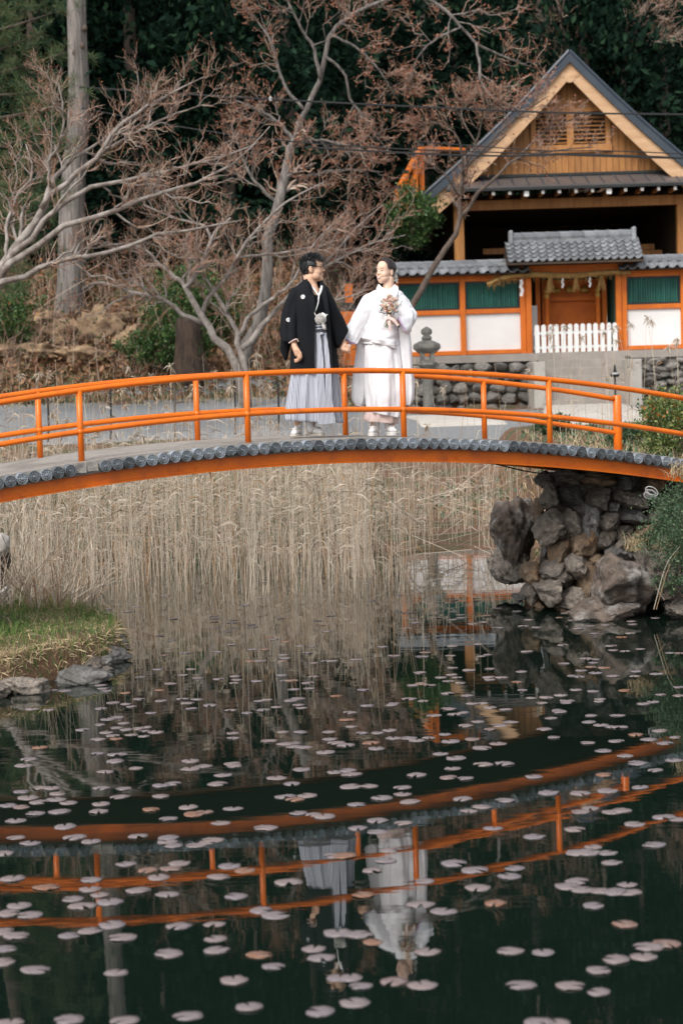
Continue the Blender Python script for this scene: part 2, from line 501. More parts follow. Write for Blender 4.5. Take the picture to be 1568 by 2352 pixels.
_xs = np.concatenate([np.linspace(-60, -10, 26)[:-1], np.linspace(-10, 10, 161)[:-1], np.linspace(10, 60, 26)])
_ys = np.concatenate([np.linspace(-30, 10, 9)[:-1], np.linspace(10, 36, 170)[:-1], np.linspace(36, 75, 90)[:-1], np.linspace(75, 190, 40)])
XX, YY = np.meshgrid(_xs, _ys)
ZZ = ground_z(XX, YY)
_rough = np.array([[mnoise.fractal(Vector((a * 0.9, b * 0.9, 0.3)), 1.0, 2.0, 4) for a, b in zip(ra, rb)] for ra, rb in zip(XX, YY)])
_fine = np.where(YY > 50, 0.22, 0.06)
ZZ = ZZ + np.where(ZZ > -0.5, _rough * _fine, 0)
nx, ny = len(_xs), len(_ys)
idx = np.arange(nx * ny).reshape(ny, nx)
F = np.stack([idx[:-1, :-1], idx[:-1, 1:], idx[1:, 1:], idx[1:, :-1]], -1).reshape(-1, 4)
m, nt, b = new_mat('leaf_litter_ground')
f1 = ramp(nt, noise_node(nt, 1.3, 8, 0.7), 0.36, 0.62)
f2 = ramp(nt, noise_node(nt, 6.0, 6, 0.7), 0.4, 0.6)
c = mix_rgb(nt, f1, (0.115, 0.070, 0.040), (0.21, 0.135, 0.085))
c = mix_rgb(nt, f2, c, (0.17, 0.085, 0.045))
c = mix_rgb(nt, ramp(nt, noise_node(nt, 0.55, 4, 0.6), 0.5, 0.62), c, (0.075, 0.085, 0.035))
nt.links.new(c, b.inputs['Base Color']); b.inputs['Roughness'].default_value = 0.95
bump(nt, b, noise_node(nt, 9, 8, 0.75), 0.9, 0.08)
MT['ground'] = m
o = MB().add(np.stack([XX, YY, ZZ], -1).reshape(-1, 3), F).build('ground', MT['ground'], smooth=True)
tag(o, kind='structure')

def drape(name, poly, mat, lift=0.03, step=0.35):
    """A sheet that follows the ground inside a quadrilateral (four corners, in order)."""
    a, b_, c_, d = [np.array(p, float) for p in poly]
    nu = max(2, int(np.linalg.norm(b_ - a) / step)); nv = max(2, int(np.linalg.norm(d - a) / step))
    u, v = np.meshgrid(np.linspace(0, 1, nu), np.linspace(0, 1, nv))
    P = a * ((1 - u) * (1 - v))[..., None] + b_ * (u * (1 - v))[..., None] + c_ * (u * v)[..., None] + d * ((1 - u) * v)[..., None]
    z = ground_z(P[..., 0], P[..., 1]) + lift
    z[0] -= lift + 0.12; z[-1] -= lift + 0.12; z[:, 0] -= lift + 0.12; z[:, -1] -= lift + 0.12
    ii = np.arange(nu * nv).reshape(nv, nu)
    F = np.stack([ii[:-1, :-1], ii[:-1, 1:], ii[1:, 1:], ii[1:, :-1]], -1).reshape(-1, 4)
    o = MB().add(np.concatenate([P, z[..., None]], -1).reshape(-1, 3), F).build(name, mat, smooth=True)
    return tag(o, kind='structure')

MT['gravel'] = surf('blue_grey_gravel', (0.26, 0.265, 0.265), (0.17, 0.172, 0.175), 22.0, 0.95, 0.8, 40, dist=0.03)
MT['paving'] = surf('pale_paving', (0.50, 0.46, 0.41), (0.42, 0.385, 0.34), 1.5, 0.85, 0.15, 30)
drape('gravel_path', [(-16, 40.5), (16, 41.5), (16, 57), (-16, 51)], MT['gravel'], 0.10)
drape('stone_path', [(1.5, 44.5), (4.2, 44.5), (3.7, 51.0), (1.2, 49.5)], MT['paving'], 0.14)
drape('stone_path', [(3.9, 42.5), (7.3, 42.5), (8.3, 57.0), (5.6, 57.0)], MT['paving'], 0.15)

# pond water: dark, still, faint ripples
m, nt, b = new_mat('pond_water')
b.inputs['Base Color'].default_value = (0.005, 0.0105, 0.0075, 1)
b.inputs['Roughness'].default_value = 0.015
b.inputs['IOR'].default_value = 1.48
n1 = noise_node(nt, 1.0, 3, 0.5, stretch=(2.6, 6.5, 1.0))
n2 = noise_node(nt, 1.0, 2, 0.5, stretch=(0.5, 1.1, 1.0))
ad = nt.nodes.new('ShaderNodeMath'); ad.operation = 'MULTIPLY_ADD'; ad.inputs[1].default_value = 0.35
nt.links.new(n1, ad.inputs[0]); nt.links.new(n2, ad.inputs[2])
bump(nt, b, ad.outputs[0], 0.09, 0.010)
MT['water'] = m
o = MB().add([(-40, -25, WATER), (40, -25, WATER), (40, 34, WATER), (-40, 34, WATER)], [(0, 1, 2, 3)]).build('pond_water', MT['water'])
tag(o, kind='structure')

# ------------------------------------------------------------------ the arched bridge
BT = math.atan(0.443)
BL = 1.555
B0 = W(188, 1056, 17.4); B0.z = 0
E1 = Vector((math.cos(BT), math.sin(BT), 0)); E2 = Vector((-math.sin(BT), math.cos(BT), 0))
def beam_h(t): return 1.55 - 0.0555 * (t - 1.4) ** 2
def BP(t, w, h):
    """Point of the bridge: t along (post spacings), w across from the near rail, h above the beam's underside."""
    p = B0 + E1 * (t * BL) + E2 * w
    p.z = beam_h(t) + h
    return p
DECK = 0.212
T0, T1 = -1.45, 4.42
bridge = thing('arched_bridge', (B0.x + 2.2, B0.y + 1.6, 0), 'vermilion arched footbridge with low tube railings and round tile edging over the pond', 'bridge')
ts = np.linspace(T0, T1, 60)
def strip(ts, w0, w1, h0, h1):
    mb = MB()
    rings = [[BP(t, w0, h0)[:], BP(t, w1, h0)[:], BP(t, w1, h1)[:], BP(t, w0, h1)[:]] for t in ts]
    return mb.rings([np.array(r) for r in rings])
deck = strip(ts, -0.115, 1.45, 0.10, DECK).build('deck', MT['deck'], bridge)
for w in (-0.075, 1.36):
    bm_ = strip(ts, w, w + 0.05, -0.0, 0.125).build('beam', MT['vermilion'], bridge)
    strip(ts, w - 0.018, w + 0.068, -0.018, -0.001).build('flange', MT['vermilion'], bm_)
    for tb in (0.55, 0.65, 2.32, 2.42, -0.55, 3.9):
        mbb = MB(); p = BP(tb, w - 0.001, 0.028)
        mbb.lathe([(0.011, 0), (0.011, 0.006), (0.006, 0.011)], 8, p, Matrix.Rotation(R(90), 3, 'X').to_4x4())
        if w < 0: mbb.build('bolt', MT['vermilion'], bm_)
strip(ts, -0.024, 1.359, 0.004, 0.099).build('shade_plate', MT['wood_dark'], bridge)  # added dark plate for the shaded underside; hides the far beam
def rail_path(w, h, t0, t1, n=50):
    return [BP(t, w, h) for t in np.linspace(t0, t1, n)]
for w in (0.0, 1.33):
    MB().tube(rail_path(w, DECK + 0.615, -1.0, 4.02), 0.026, 12).build('top_rail', MT['vermilion'], bridge, True)
    if w == 0.0:
        MB().tube(rail_path(w, DECK + 0.258, -1.0, 4.02), 0.025, 12).build('middle_rail', MT['vermilion'], bridge, True)
    else:                                              # the far middle rail is broken off between two posts
        MB().tube(rail_path(w, DECK + 0.258, -1.0, 2.30), 0.025, 12).build('middle_rail', MT['vermilion'], bridge, True)
        MB().tube(rail_path(w, DECK + 0.258, 2.44, 4.02), 0.025, 12).build('middle_rail', MT['vermilion'], bridge, True)
    for t in (0, 1, 2, 3):
        p = BP(t, w, DECK - 0.02); q = BP(t, w, DECK + 0.612)
        po = MB().tube([p, q], 0.0275, 12).build('post', MT['vermilion'], bridge, True)
        MB().ball(BP(t, w, DECK + 0.258), 0.034, 12, 8).build('joint', MT['vermilion'], po, True)
    for t in (-1.0, 4.02):
        p = BP(t, w, DECK - 0.02); q = BP(t, w, DECK + 0.66)
        bevel(MB().tube([p, q], 0.046, 16).build('end_post', MT['vermilion'], bridge, True), 0.004)
# round tile ends along the near edge, each with petals in relief
def tile_mesh(name, petals, seed, chip=False):
    rs = np.random.default_rng(seed)
    mb = MB()
    n = 24
    a = np.arange(n) * 2 * np.pi / n
    prof = [(0.0515, 0.085), (0.0515, 0.004), (0.0500, 0.0), (0.0440, 0.0), (0.0425, 0.007), (0.016, 0.009), (0.013, 0.0035), (0.001, 0.002)]
    rings = []
    for r, y in prof:
        rr = np.full(n, r)
        if chip:
            rr = rr * np.where(np.sin(a) < -0.72, 0.80 + 0.05 * rs.normal(size=n), 1.0)
        rings.append(np.stack([rr * np.cos(a), np.full(n, y), rr * np.sin(a)], 1))
    mb.rings(rings, True)
    for k in range(petals):
        th = 2 * np.pi * (k + 0.5) / petals
        M = Matrix.Rotation(th, 3, 'Y').to_4x4()
        c = Vector((math.cos(th) * 0.0295, 0.0045, -math.sin(th) * 0.0295))
        mb.ball(c, (0.0115, 0.004, 0.0062), 6, 4, M)
    return mb.mesh(name, smooth=False)
tile_a, tile_b, tile_c = tile_mesh('eave_tile', 10, 1), tile_mesh('eave_tile_worn', 12, 2), tile_mesh('eave_tile_chipped', 10, 3, True)
for me in (tile_a, tile_b, tile_c): me.materials.append(MT['eave_tile'])
spacing = 0.1055 / BL
tt = T0 + 0.06
k = 0
while tt < T1 - 0.03:
    if -0.085 < tt < 0.085:                            # two tiles are gone beside the post: bare mortar
        c = BP(tt, -0.125, DECK - 0.052)
        MB().box(c, (0.098, 0.05, 0.075), Matrix.Rotation(BT, 3, 'Z')).build('mortar_block', MT['mortar'], bridge)
    else:
        r = random.random()
        me = tile_a if r < 0.6 else tile_b if r < 0.88 else tile_c
        sl = -math.atan((beam_h(tt + 0.05) - beam_h(tt - 0.05)) / (0.1 * BL))
        c = BP(tt, -0.190 + random.uniform(-0.006, 0.006), DECK - 0.056 + random.uniform(-0.004, 0.004))
        inst('eave_tile', me, c, bridge, (R(random.uniform(-4, 4)), sl + R(random.uniform(-25, 25)), BT + R(random.uniform(-5, 5))))
    tt += spacing; k += 1
# a mortar strip under the tiles' backs ties them to the deck
strip(ts, -0.125, -0.07, 0.128, DECK - 0.004).build('edge_mortar', MT['mortar'], bridge)
# a thin black cable sags under the beam
pts = spline([BP(2.62, 0.02, -0.02), BP(2.85, 0.02, -0.075), BP(3.1, 0.02, -0.085), BP(3.35, 0.03, -0.04), BP(3.6, 0.05, -0.03)], 16)
tag(MB().tube(pts, 0.007, 6).build('black_cable', MT['cable'], loc=tuple(pts[0])), 'thin black cable sagging under the orange bridge beam', 'cable')

# ------------------------------------------------------------------ right abutment: a dry-stone pier
def stone_thing(name, x, y, D, w, h, d, mat, label, cat='rock', sub=5, cuts=12, rough=0.24, seed=1, rz=0, tilt=0, group=None, freq=2.6):
    c = W(x, y, D); s = D / FPX
    mb = rock(MB(), c, (w * s / 2 * 1.12, d / 2 * 1.12, h * s / 2 * 1.12), sub, cuts, rough, seed, (Matrix.Rotation(tilt, 3, 'Y') @ Matrix.Rotation(rz, 3, 'Z')).to_4x4(), freq)
    o = mb.build(name, mat, smooth=False, loc=tuple(c))
    o.data.polygons.foreach_set('use_smooth', np.ones(len(o.data.polygons), bool))
    return tag(o, label, cat, group)
ab = thing('stone_abutment', tuple(W(1370, 1380, 19.6)), 'rough dry stone abutment carrying the right end of the orange bridge', 'abutment')
# dark core behind the stones
core = MB()
core.hexa([tuple(W(1225, 1400, 20.6)), tuple(W(1640, 1400, 20.2)), tuple(W(1640, 1400, 22.2)), tuple(W(1225, 1400, 22.4))],
          [tuple(W(1262, 1085, 20.5)), tuple(W(1640, 1100, 20.3)), tuple(W(1640, 1100, 22.2)), tuple(W(1262, 1080, 22.4))])
core.build('core', MT['rock'], ab)
stones = [  # picture x, y, width, height, material, tilt
 (1250,1100,50,40,0,.2),(1300,1092,70,40,0,0),(1370,1095,80,44,0,.1),(1440,1100,70,46,0,-.1),(1500,1108,60,40,0,0),
 (1262,1140,46,56,0,-.2),(1310,1140,70,56,0,.3),(1370,1146,66,60,0,0),(1425,1146,56,52,0,-.2),(1452,1152,62,50,0,.3),(1505,1150,46,36,1,0),
 (1236,1160,30,30,0,0),(1240,1190,36,40,0,.4),(1262,1206,56,88,0,.55),(1305,1200,56,80,0,.2),(1350,1200,64,78,0,0),(1398,1194,60,56,0,-.1),(1452,1188,78,40,0,.05),(1500,1190,40,44,0,0),
 (1430,1224,74,48,0,.15),(1478,1216,62,44,0,-.2),(1385,1238,62,56,0,.3),(1332,1256,68,80,0,.25),(1288,1262,50,70,0,.4),(1428,1254,52,36,0,0),(1462,1254,46,36,1,0),(1508,1236,40,44,0,0),
 (1250,1252,20,60,1,.1),(1420,1278,60,54,1,.3),(1376,1292,66,52,0,0),(1320,1304,60,62,0,.5),(1270,1306,64,48,0,-.2),(1462,1286,48,40,0,0),(1500,1290,60,48,0,.2),
 (1216,1316,60,56,0,.2),(1290,1330,56,60,0,.3),(1350,1334,62,92,2,.05),(1400,1338,46,98,3,-.1),(1438,1312,58,64,4,.1),
 (1222,1360,56,66,0,.1),(1264,1356,74,76,0,-.15),(1312,1374,72,60,0,.2),(1360,1392,84,56,0,-.1),(1300,1396,60,34,0,0),(1230,1388,44,30,0,.2),(1190,1372,28,20,1,0),
 (1540,1330,70,120,0,0),(1545,1390,60,40,0,.1),(1530,1260,70,70,0,0),(1280,1225,40,40,0,0),(1340,1168,50,40,0,0),(1405,1170,40,34,0,0),(1240,1335,40,40,0,0)]
mats = [MT['rock'], MT['rock_grey'], MT['rock_tan'], MT['rock_tan'], MT['rock_green']]
for i, (x, y, w, h, mi, tl) in enumerate(stones):
    D = 19.95 + 0.55 * max(0, (1370 - y) / 290) + (0.35 if x < 1260 else 0) + random.uniform(-0.10, 0.10)
    s = D / FPX
    mb = rock(MB(), (0, 0, 0), (w * s / 2 * 1.16, 0.22 + 0.003 * w, h * s / 2 * 1.16), 4, 12, 0.17, 100 + i, Matrix.Rotation(tl, 3, 'Y').to_4x4(), 2.4)
    o = mb.build('stone', mats[mi] if mi else random.choice((MT['rock'], MT['rock'], MT['rock'], MT['rock_tan'], MT['rock_grey'])))
    o.parent = ab; o.location = W(x, y, D) - Vector(ab.location)
stone_thing('boulder', 1418, 1345, 19.35, 165, 165, 1.0, MT['rock_big'], 'large russet boulder with a pale lichen patch at the foot of the stone abutment', seed=31, cuts=13, tilt=-0.25, rough=0.2)
stone_thing('boulder', 1385, 1398, 19.25, 190, 70, 0.9, MT['rock_big'], 'low flat russet rock standing in the water below the lichen boulder', seed=44, cuts=9, rough=0.2)
stone_thing('boulder', 1180, 1228, 21.6, 112, 150, 1.1, MT['rock_big'], 'dark lichen covered boulder at the water edge left of the stone abutment', seed=12, cuts=9, rough=0.24)
stone_thing('boulder', 1176, 1300, 21.5, 100, 70, 0.9, MT['rock'], 'shadowed brown rock under the lichen covered boulder at the waterline', seed=15, cuts=10, rough=0.22)
stone_thing('boulder', 1500, 1322, 19.5, 90, 110, 0.8, MT['rock'], 'brown mossy rock between the lichen boulder and the azalea bush', seed=19, cuts=10, rough=0.22)
stone_thing('boulder', 1556, 1402, 18.9, 50, 36, 0.4, MT['rock'], 'small brown rock in the water under the azalea bush', seed=23, cuts=8)
# coil of white hose under the bridge end
c = W(1492, 1132, 19.4); s = 19.4 / FPX
mb = MB()
for k in range(6):
    a = np.linspace(0, 2 * np.pi, 22)
    rr = random.uniform(9, 17) * s
    e = random.uniform(0.5, 1.0); ph = random.uniform(0, 3)
    pts = [(c.x + random.uniform(-1, 1) * 0.002 + rr * math.cos(q + ph), c.y - 0.02 * k, c.z + rr * e * math.sin(q) + 0.01 * k - 0.03) for q in a]
    mb.tube(pts, 0.0055, 6)
tag(mb.build('hose_coil', MT['white_pipe'], smooth=True, loc=tuple(c)), 'loose coil of thin white hose tucked under the bridge end', 'hose')

# ------------------------------------------------------------------ left grassy bank: edging stones
edge = [(60, 1575, 130, 46, 'rock', 'flat brown edging stone at the waterline of the grassy bank'),
        (190, 1553, 120, 44, 'rock_grey', 'dark grey slab edging the grassy bank beside a dry grass gap'),
        (-30, 1590, 100, 40, 'rock', 'brown edging stone half cut off beside the flat edging stone'),
        (250, 1540, 30, 18, 'rock', 'small brown pebble stone in the dry grass gap of the bank edge'),
        (352 - 140, 1527, 60, 34, 'rock', 'low brown stone under the grey corner slab of the bank'),
        (247, 1507, 96, 40, 'rock_grey', 'large grey slab at the rounded corner of the grassy bank'),
        (246, 1522, 42, 30, 'rock_grey', 'pale split stone in front of the grey corner slab'),
        (272, 1480, 50, 56, 'rock_grey', 'upright grey stone at the tip of the grassy bank'),
        (215, 1505, 66, 34, 'rock', 'dark stone set behind the pale split stone')]
for i, (x, y, w, h, mt, lb) in enumerate(edge):
    D = 4600 * 2.365 / (y + h * 0.35 + 0.03 * (x - 784) - 870)
    stone_thing('edging_stone', x, y, D, w, h, 0.35 if w > 50 else 0.16, MT[mt], lb, 'stone', 4, 9, 0.26, 60 + i, rz=-0.3)
stone_thing('pale_stone', 9, 1376, 19.6, 36, 66, 0.16, MT['pillar_stone'], 'pointed whitish stone at the left edge above the green grass', 'stone', 4, 9, 0.16, 71, tilt=0.3)
stone_thing('pale_stone', 4, 1252, 20.6, 44, 60, 0.24, MT['pillar_stone'], 'round pale stone behind dry stems at the left bridge foot', 'stone', 4, 7, 0.12, 74)
stone_thing('boulder', -40, 1300, 20.9, 120, 150, 0.8, MT['rock'], 'brown rock of the left bridge foot at the picture edge', seed=77, cuts=10)
# ------------------------------------------------------------------ shrine precinct
DW = 60.0
def fx(x, D=DW, y=720): return W(x, y, D).x
def fz(y, D=DW, x=1213): return W(x, y, D).z
def slab(mb, x0, x1, z0, z1, y0, y1):
    return mb.box(((x0 + x1) / 2, (y0 + y1) / 2, (z0 + z1) / 2), (abs(x1 - x0), abs(y1 - y0), abs(z1 - z0)))

Z_RIDGE, Z_EAVE, Z_TOP0, Z_TOP1 = fz(593), fz(627), fz(643), fz(632)
Z_MID0, Z_MID1, Z_BOT0, Z_BOT1 = fz(718), fz(707), fz(811), fz(801)
# ridge cap, flat roof tile and S-shaped tile meshes, shared by all copies
def cap_mesh():
    mb = MB(); a = np.linspace(-0.35, np.pi + 0.35, 11)
    for s_, x0 in ((1.0, 0.0), (1.0, 0.305)):
        pass
    rings = [np.stack([np.full(11, x), np.cos(a) * r, np.sin(a) * r], 1) for x, r in ((0, 0.118), (0.31, 0.112), (0.312, 0.124), (0.36, 0.124))]
    mb.rings(rings, True)
    return mb.mesh('ridge_tile', smooth=False)
def stile_mesh(w=0.235, l=0.30):
    mb = MB()
    u = np.linspace(0, 1, 10)
    prof = np.where(u < 0.62, -0.030 * np.sin(np.pi * u / 0.62), 0.052 * np.sin(np.pi * (u - 0.62) / 0.38))
    rings = []
    for y, lift in ((0.0, 0.028), (l, 0.0)):
        top = np.stack([(u - 0.5) * w * 1.08, np.full(10, y), prof + lift], 1)
        bot = top - np.array((0, 0, 0.026)); 
        rings.append(np.concatenate([top, bot[::-1]]))
    mb.rings(rings, True)
    return mb.mesh('roof_tile', smooth=False)
ME_CAP, ME_ST = cap_mesh(), stile_mesh()
for me in (ME_CAP, ME_ST): me.materials.append(MT['roof_tile'])

def wall_section(xa, xb, posts, label):
    """Vermilion framed wall: plaster below, green lattice above, small tiled roof."""
    root = thing('shrine_wall', ((xa + xb) / 2, DW, Z_BOT0), label, 'wall')
    mb = MB(); slab(mb, xa, xb, Z_BOT1, Z_MID0, DW + 0.02, DW + 0.10); mb.build('plaster_panel', MT['white_wall'], root)
    for z0, z1, nm, dp in ((Z_BOT0, Z_BOT1, 'bottom_rail', .05), (Z_MID0, Z_MID1, 'middle_rail', .06), (Z_TOP0, Z_TOP1 + 0.06, 'top_beam', .07)):
        mb = MB(); slab(mb, xa, xb, z0, z1, DW - dp, DW + 0.16); bevel(mb.build(nm, MT['vermilion_old'], root), 0.012)
    for px in posts:
        mb = MB(); slab(mb, px - 0.082, px + 0.082, Z_BOT0 - 0.02, Z_TOP1 + 0.05, DW - 0.10, DW + 0.14); bevel(mb.build('post', MT['vermilion_old'], root), 0.012)
    ps = sorted(posts)
    for a, b_ in zip(ps[:-1], ps[1:]):
        x0, x1 = a + 0.085, b_ - 0.085
        fr = MB()
        slab(fr, x0, x1, Z_MID1, Z_MID1 + 0.06, DW - 0.04, DW + 0.08); slab(fr, x0, x1, Z_TOP0 - 0.07, Z_TOP0, DW - 0.04, DW + 0.08)
        slab(fr, x0, x0 + 0.05, Z_MID1, Z_TOP0, DW - 0.038, DW + 0.08); slab(fr, x1 - 0.05, x1, Z_MID1, Z_TOP0, DW - 0.038, DW + 0.08)
        slab(fr, x0, x1, Z_MID1, Z_TOP0, DW + 0.085, DW + 0.12)
        lat = fr.build('window_frame', MT['black_frame'], root)
        br = MB(); n = int((x1 - x0 - 0.1) / 0.072)
        for k in range(n):
            cx = x0 + 0.05 + (k + 0.5) * (x1 - x0 - 0.1) / n
            br.box((cx, DW + 0.02, (Z_MID1 + Z_TOP0) / 2), (0.048, 0.048, Z_TOP0 - Z_MID1 - 0.05), Matrix.Rotation(R(random.uniform(35, 55)), 3, 'Z'))
        tag(br.build('lattice_bars', MT['green_bar'], lat), kind='stuff')
    # roof: boards, sloping tiles, ridge caps
    mb = MB(); mb.hexa([(xa - .1, DW - 0.52, Z_EAVE - 0.03), (xb + .1, DW - 0.52, Z_EAVE - 0.03), (xb + .1, DW + 0.6, Z_EAVE - 0.03), (xa - .1, DW + 0.6, Z_EAVE - 0.03)],
                       [(xa - .1, DW - 0.50, Z_EAVE), (xb + .1, DW - 0.50, Z_EAVE), (xb + .1, DW + 0.08, Z_RIDGE - 0.17), (xa - .1, DW + 0.08, Z_RIDGE - 0.17)])
    rf = mb.build('roof', MT['wood_dark'], root)
    n = int((xb - xa + 0.2) / 0.285)
    for k in range(n):
        cx = xa - 0.1 + (k + 0.5) * (xb - xa + 0.2) / n
        inst('roof_tile', ME_ST, (cx, DW - 0.56, Z_EAVE + 0.02), rf, (math.atan2(Z_RIDGE - 0.17 - Z_EAVE, 0.58), 0, 0), (1.22, 2.15, 1.1))
    mb = MB(); slab(mb, xa - .1, xb + .1, Z_RIDGE - 0.21, Z_RIDGE - 0.11, DW - 0.13, DW + 0.19); mb.build('ridge_base', MT['roof_tile'], rf)
    n = int((xb - xa + 0.2) / 0.36)
    for k in range(n):
        inst('ridge_tile', ME_CAP, (xa - 0.1 + k * (xb - xa + 0.2) / n, DW + 0.03, Z_RIDGE - 0.115), rf, (0, 0, 0), ((xb - xa + 0.2) / n / 0.36, 1, 1))
    return root
XL, XG0, XG1 = fx(902), fx(1213), fx(1419)
wall_section(XL, XG0 - 0.09, [XL + 0.1, fx(1062), XG0 - 0.17], 'long vermilion framed shrine wall with white plaster and green lattice beside the bare maple')
wall_section(XG1 + 0.09, fx(1790), [XG1 + 0.17, fx(1568), fx(1720)], 'short vermilion framed shrine wall with green lattice right of the picket gate')

# gate -------------------------------------------------------------------
gate = thing('shrine_gate', ((XG0 + XG1) / 2, DW, Z_BOT0), 'small vermilion shrine gate under a grey tiled roof with a straw rope', 'gate')
for px in (XG0, XG1):
    mb = MB(); slab(mb, px - 0.085, px + 0.085, Z_BOT0 - 0.02, fz(628), DW - 0.16, DW + 0.02); bevel(mb.build('gate_post', MT['vermilion_old'], gate), 0.012)
mb = MB(); slab(mb, XG0 - 0.42, XG1 + 0.42, fz(632), fz(611), DW - 0.22, DW + 0.10); bevel(mb.build('lintel', MT['vermilion_old'], gate), 0.015)
GX0, GX1 = fx(1163), fx(1467)
zr, ze = fz(556), fz(607)
mb = MB(); mb.hexa([(GX0, DW - 1.05, ze - 0.06), (GX1, DW - 1.05, ze - 0.06), (GX1, DW + 1.05, ze - 0.06), (GX0, DW + 1.05, ze - 0.06)],
                   [(GX0, DW - 1.02, ze), (GX1, DW - 1.02, ze), (GX1, DW + 0.02, zr - 0.02), (GX0, DW + 0.02, zr - 0.02)])
grf = mb.build('roof', MT['wood_dark'], gate)
cols, rows = 17, 5
ang = math.atan2(zr - ze, 1.02)
for r_ in range(rows):
    for c_ in range(cols):
        t = r_ / rows
        inst('roof_tile', ME_ST, (GX0 + (c_ + 0.5) * (GX1 - GX0) / cols, DW - 1.06 + t * 1.02, ze + 0.03 + t * (zr - ze)), grf, (ang - 0.05, 0, 0),
             ((GX1 - GX0) / cols / 0.235, 0.86, 1.1))
mb = MB(); slab(mb, fx(1178), fx(1455), zr - 0.06, fz(545), DW - 0.15, DW + 0.15)
mb.build('ridge_base', MT['roof_tile'], grf)
n = 10
for k in range(n):
    inst('ridge_tile', ME_CAP, (fx(1177) + k * (fx(1455) - fx(1177)) / n, DW, fz(545) - 0.01), grf, (0, 0, 0), ((fx(1455) - fx(1177)) / n / 0.36, 1.45, 1.35))
for px in (1176, 1457):
    mb = MB(); mb.box((fx(px), DW, fz(545)), (0.12, 0.42, 0.42)); bevel(mb.build('ridge_end_tile', MT['roof_tile'], grf), 0.03)
# inner sanctuary seen through the gate
san = thing('inner_shrine', ((XG0 + XG1) / 2, DW + 1.4, Z_BOT0), 'vermilion inner shrine doors with gold capped posts seen through the gate', 'shrine')
mb = MB(); slab(mb, fx(1256), fx(1392), Z_BOT0, fz(640), DW + 1.5, DW + 1.6); mb.build('back_panel', MT['vermilion_old'], san)
mb = MB(); slab(mb, fx(1262), fx(1384), fz(690), fz(680), DW + 1.30, DW + 1.42); mb.build('door_rail', MT['vermilion_old'], san)
for px, w in ((1243, .075), (1398, .075)):
    mb = MB(); slab(mb, fx(px) - w, fx(px) + w, Z_BOT0, fz(630), DW + 1.0, DW + 1.15); bevel(mb.build('post', MT['vermilion_old'], san), 0.01)
for px in (1262, 1381):
    p0 = Vector((fx(px), DW + 0.8, Z_BOT0)); p1 = Vector((fx(px), DW + 0.8, fz(684)))
    po = MB().tube([p0, p1], 0.075, 10).build('newel_post', MT['vermilion_old'], san)
    MB().lathe([(0.085, 0), (0.085, 0.10), (0.05, 0.13), (0.085, 0.20), (0.05, 0.29), (0.005, 0.34)], 10, p1).build('gold_cap', MT['gold'], po)
for px, w, h in ((1290, 22, 14), (1322, 26, 17), (1356, 24, 14)):
    MB().lathe([(0.02, 0), (w * .0065, 0.03), (w * .006, 0.12), (0.03, h * .015)], 8, (fx(px), DW + 1.42, fz(672))).build('gold_fitting', MT['gold'], san)
mb = MB(); slab(mb, fx(1222), fx(1240), Z_BOT0, fz(700), DW + 0.9, DW + 1.2); mb.build('side_panel', MT['white_wall'], san)
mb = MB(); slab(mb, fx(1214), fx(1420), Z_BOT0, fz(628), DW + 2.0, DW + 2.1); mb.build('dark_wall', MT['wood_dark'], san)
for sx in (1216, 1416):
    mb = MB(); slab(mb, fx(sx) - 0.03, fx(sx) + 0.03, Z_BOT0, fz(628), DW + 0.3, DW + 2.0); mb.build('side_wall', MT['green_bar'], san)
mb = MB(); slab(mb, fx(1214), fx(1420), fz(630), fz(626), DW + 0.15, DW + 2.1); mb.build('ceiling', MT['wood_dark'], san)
# straw rope with tassels and paper streamers
rope = thing('straw_rope', (fx(1316), DW - 0.3, fz(640)), 'shaggy straw rope with white paper streamers hung across the shrine gate', 'rope')
pts = spline([(fx(1118), DW - 0.34, fz(652)), (fx(1160), DW - 0.33, fz(636)), (fx(1220), DW - 0.32, fz(632)), (fx(1315), DW - 0.32, fz(637)), (fx(1400), DW - 0.32, fz(632)), (fx(1445), DW - 0.33, fz(634))], 40)
MB().tube(pts, 0.055 + 0.03 * np.sin(np.linspace(0, np.pi, 40)) + 0.012 * np.sin(np.arange(40) * 2.1), 8).build('twisted_rope', MT['straw'], rope, True)
C = np.array([pts[rng.integers(2, 38)] for _ in range(700)]) + rng.normal(size=(700, 3)) * (0.03, 0.03, 0.02)
mb = MB(); leaves_vec(mb, C, rng.normal(size=(700, 3)) * (1, .4, .6) - np.array((0, 0, 0.35)), rng.uniform(.12, .3, 700), 0.06)
tag(mb.build('straw_fringe', MT['straw'], rope), kind='stuff')
for px in (1262, 1320, 1378):
    mb = MB(); z = fz(640)
    for q in range(26):
        mb.tube([(fx(px) + random.uniform(-.05, .05), DW - 0.34 + random.uniform(-.05, .05), z), (fx(px) + random.uniform(-.12, .12), DW - 0.34 + random.uniform(-.08, .08), z - random.uniform(.3, .48))], [0.016, 0.008], 4)
    mb.build('straw_tassel', MT['straw'], rope)
for px, ps_ in ((1196, .85), (1290, .5), (1352, .5)):
    mb = MB(); z = fz(642); dx = 0
    for q in range(4):
        mb.box((fx(px) + dx, DW - 0.36, z - (0.09 + q * 0.14) * ps_), (0.10 * ps_, 0.006, 0.16 * ps_), Matrix.Rotation(R(14 if q % 2 else -10), 3, 'Y')); dx += 0.03 if q % 2 else -0.02
    mb.build('paper_streamer', MT['paper'], rope)
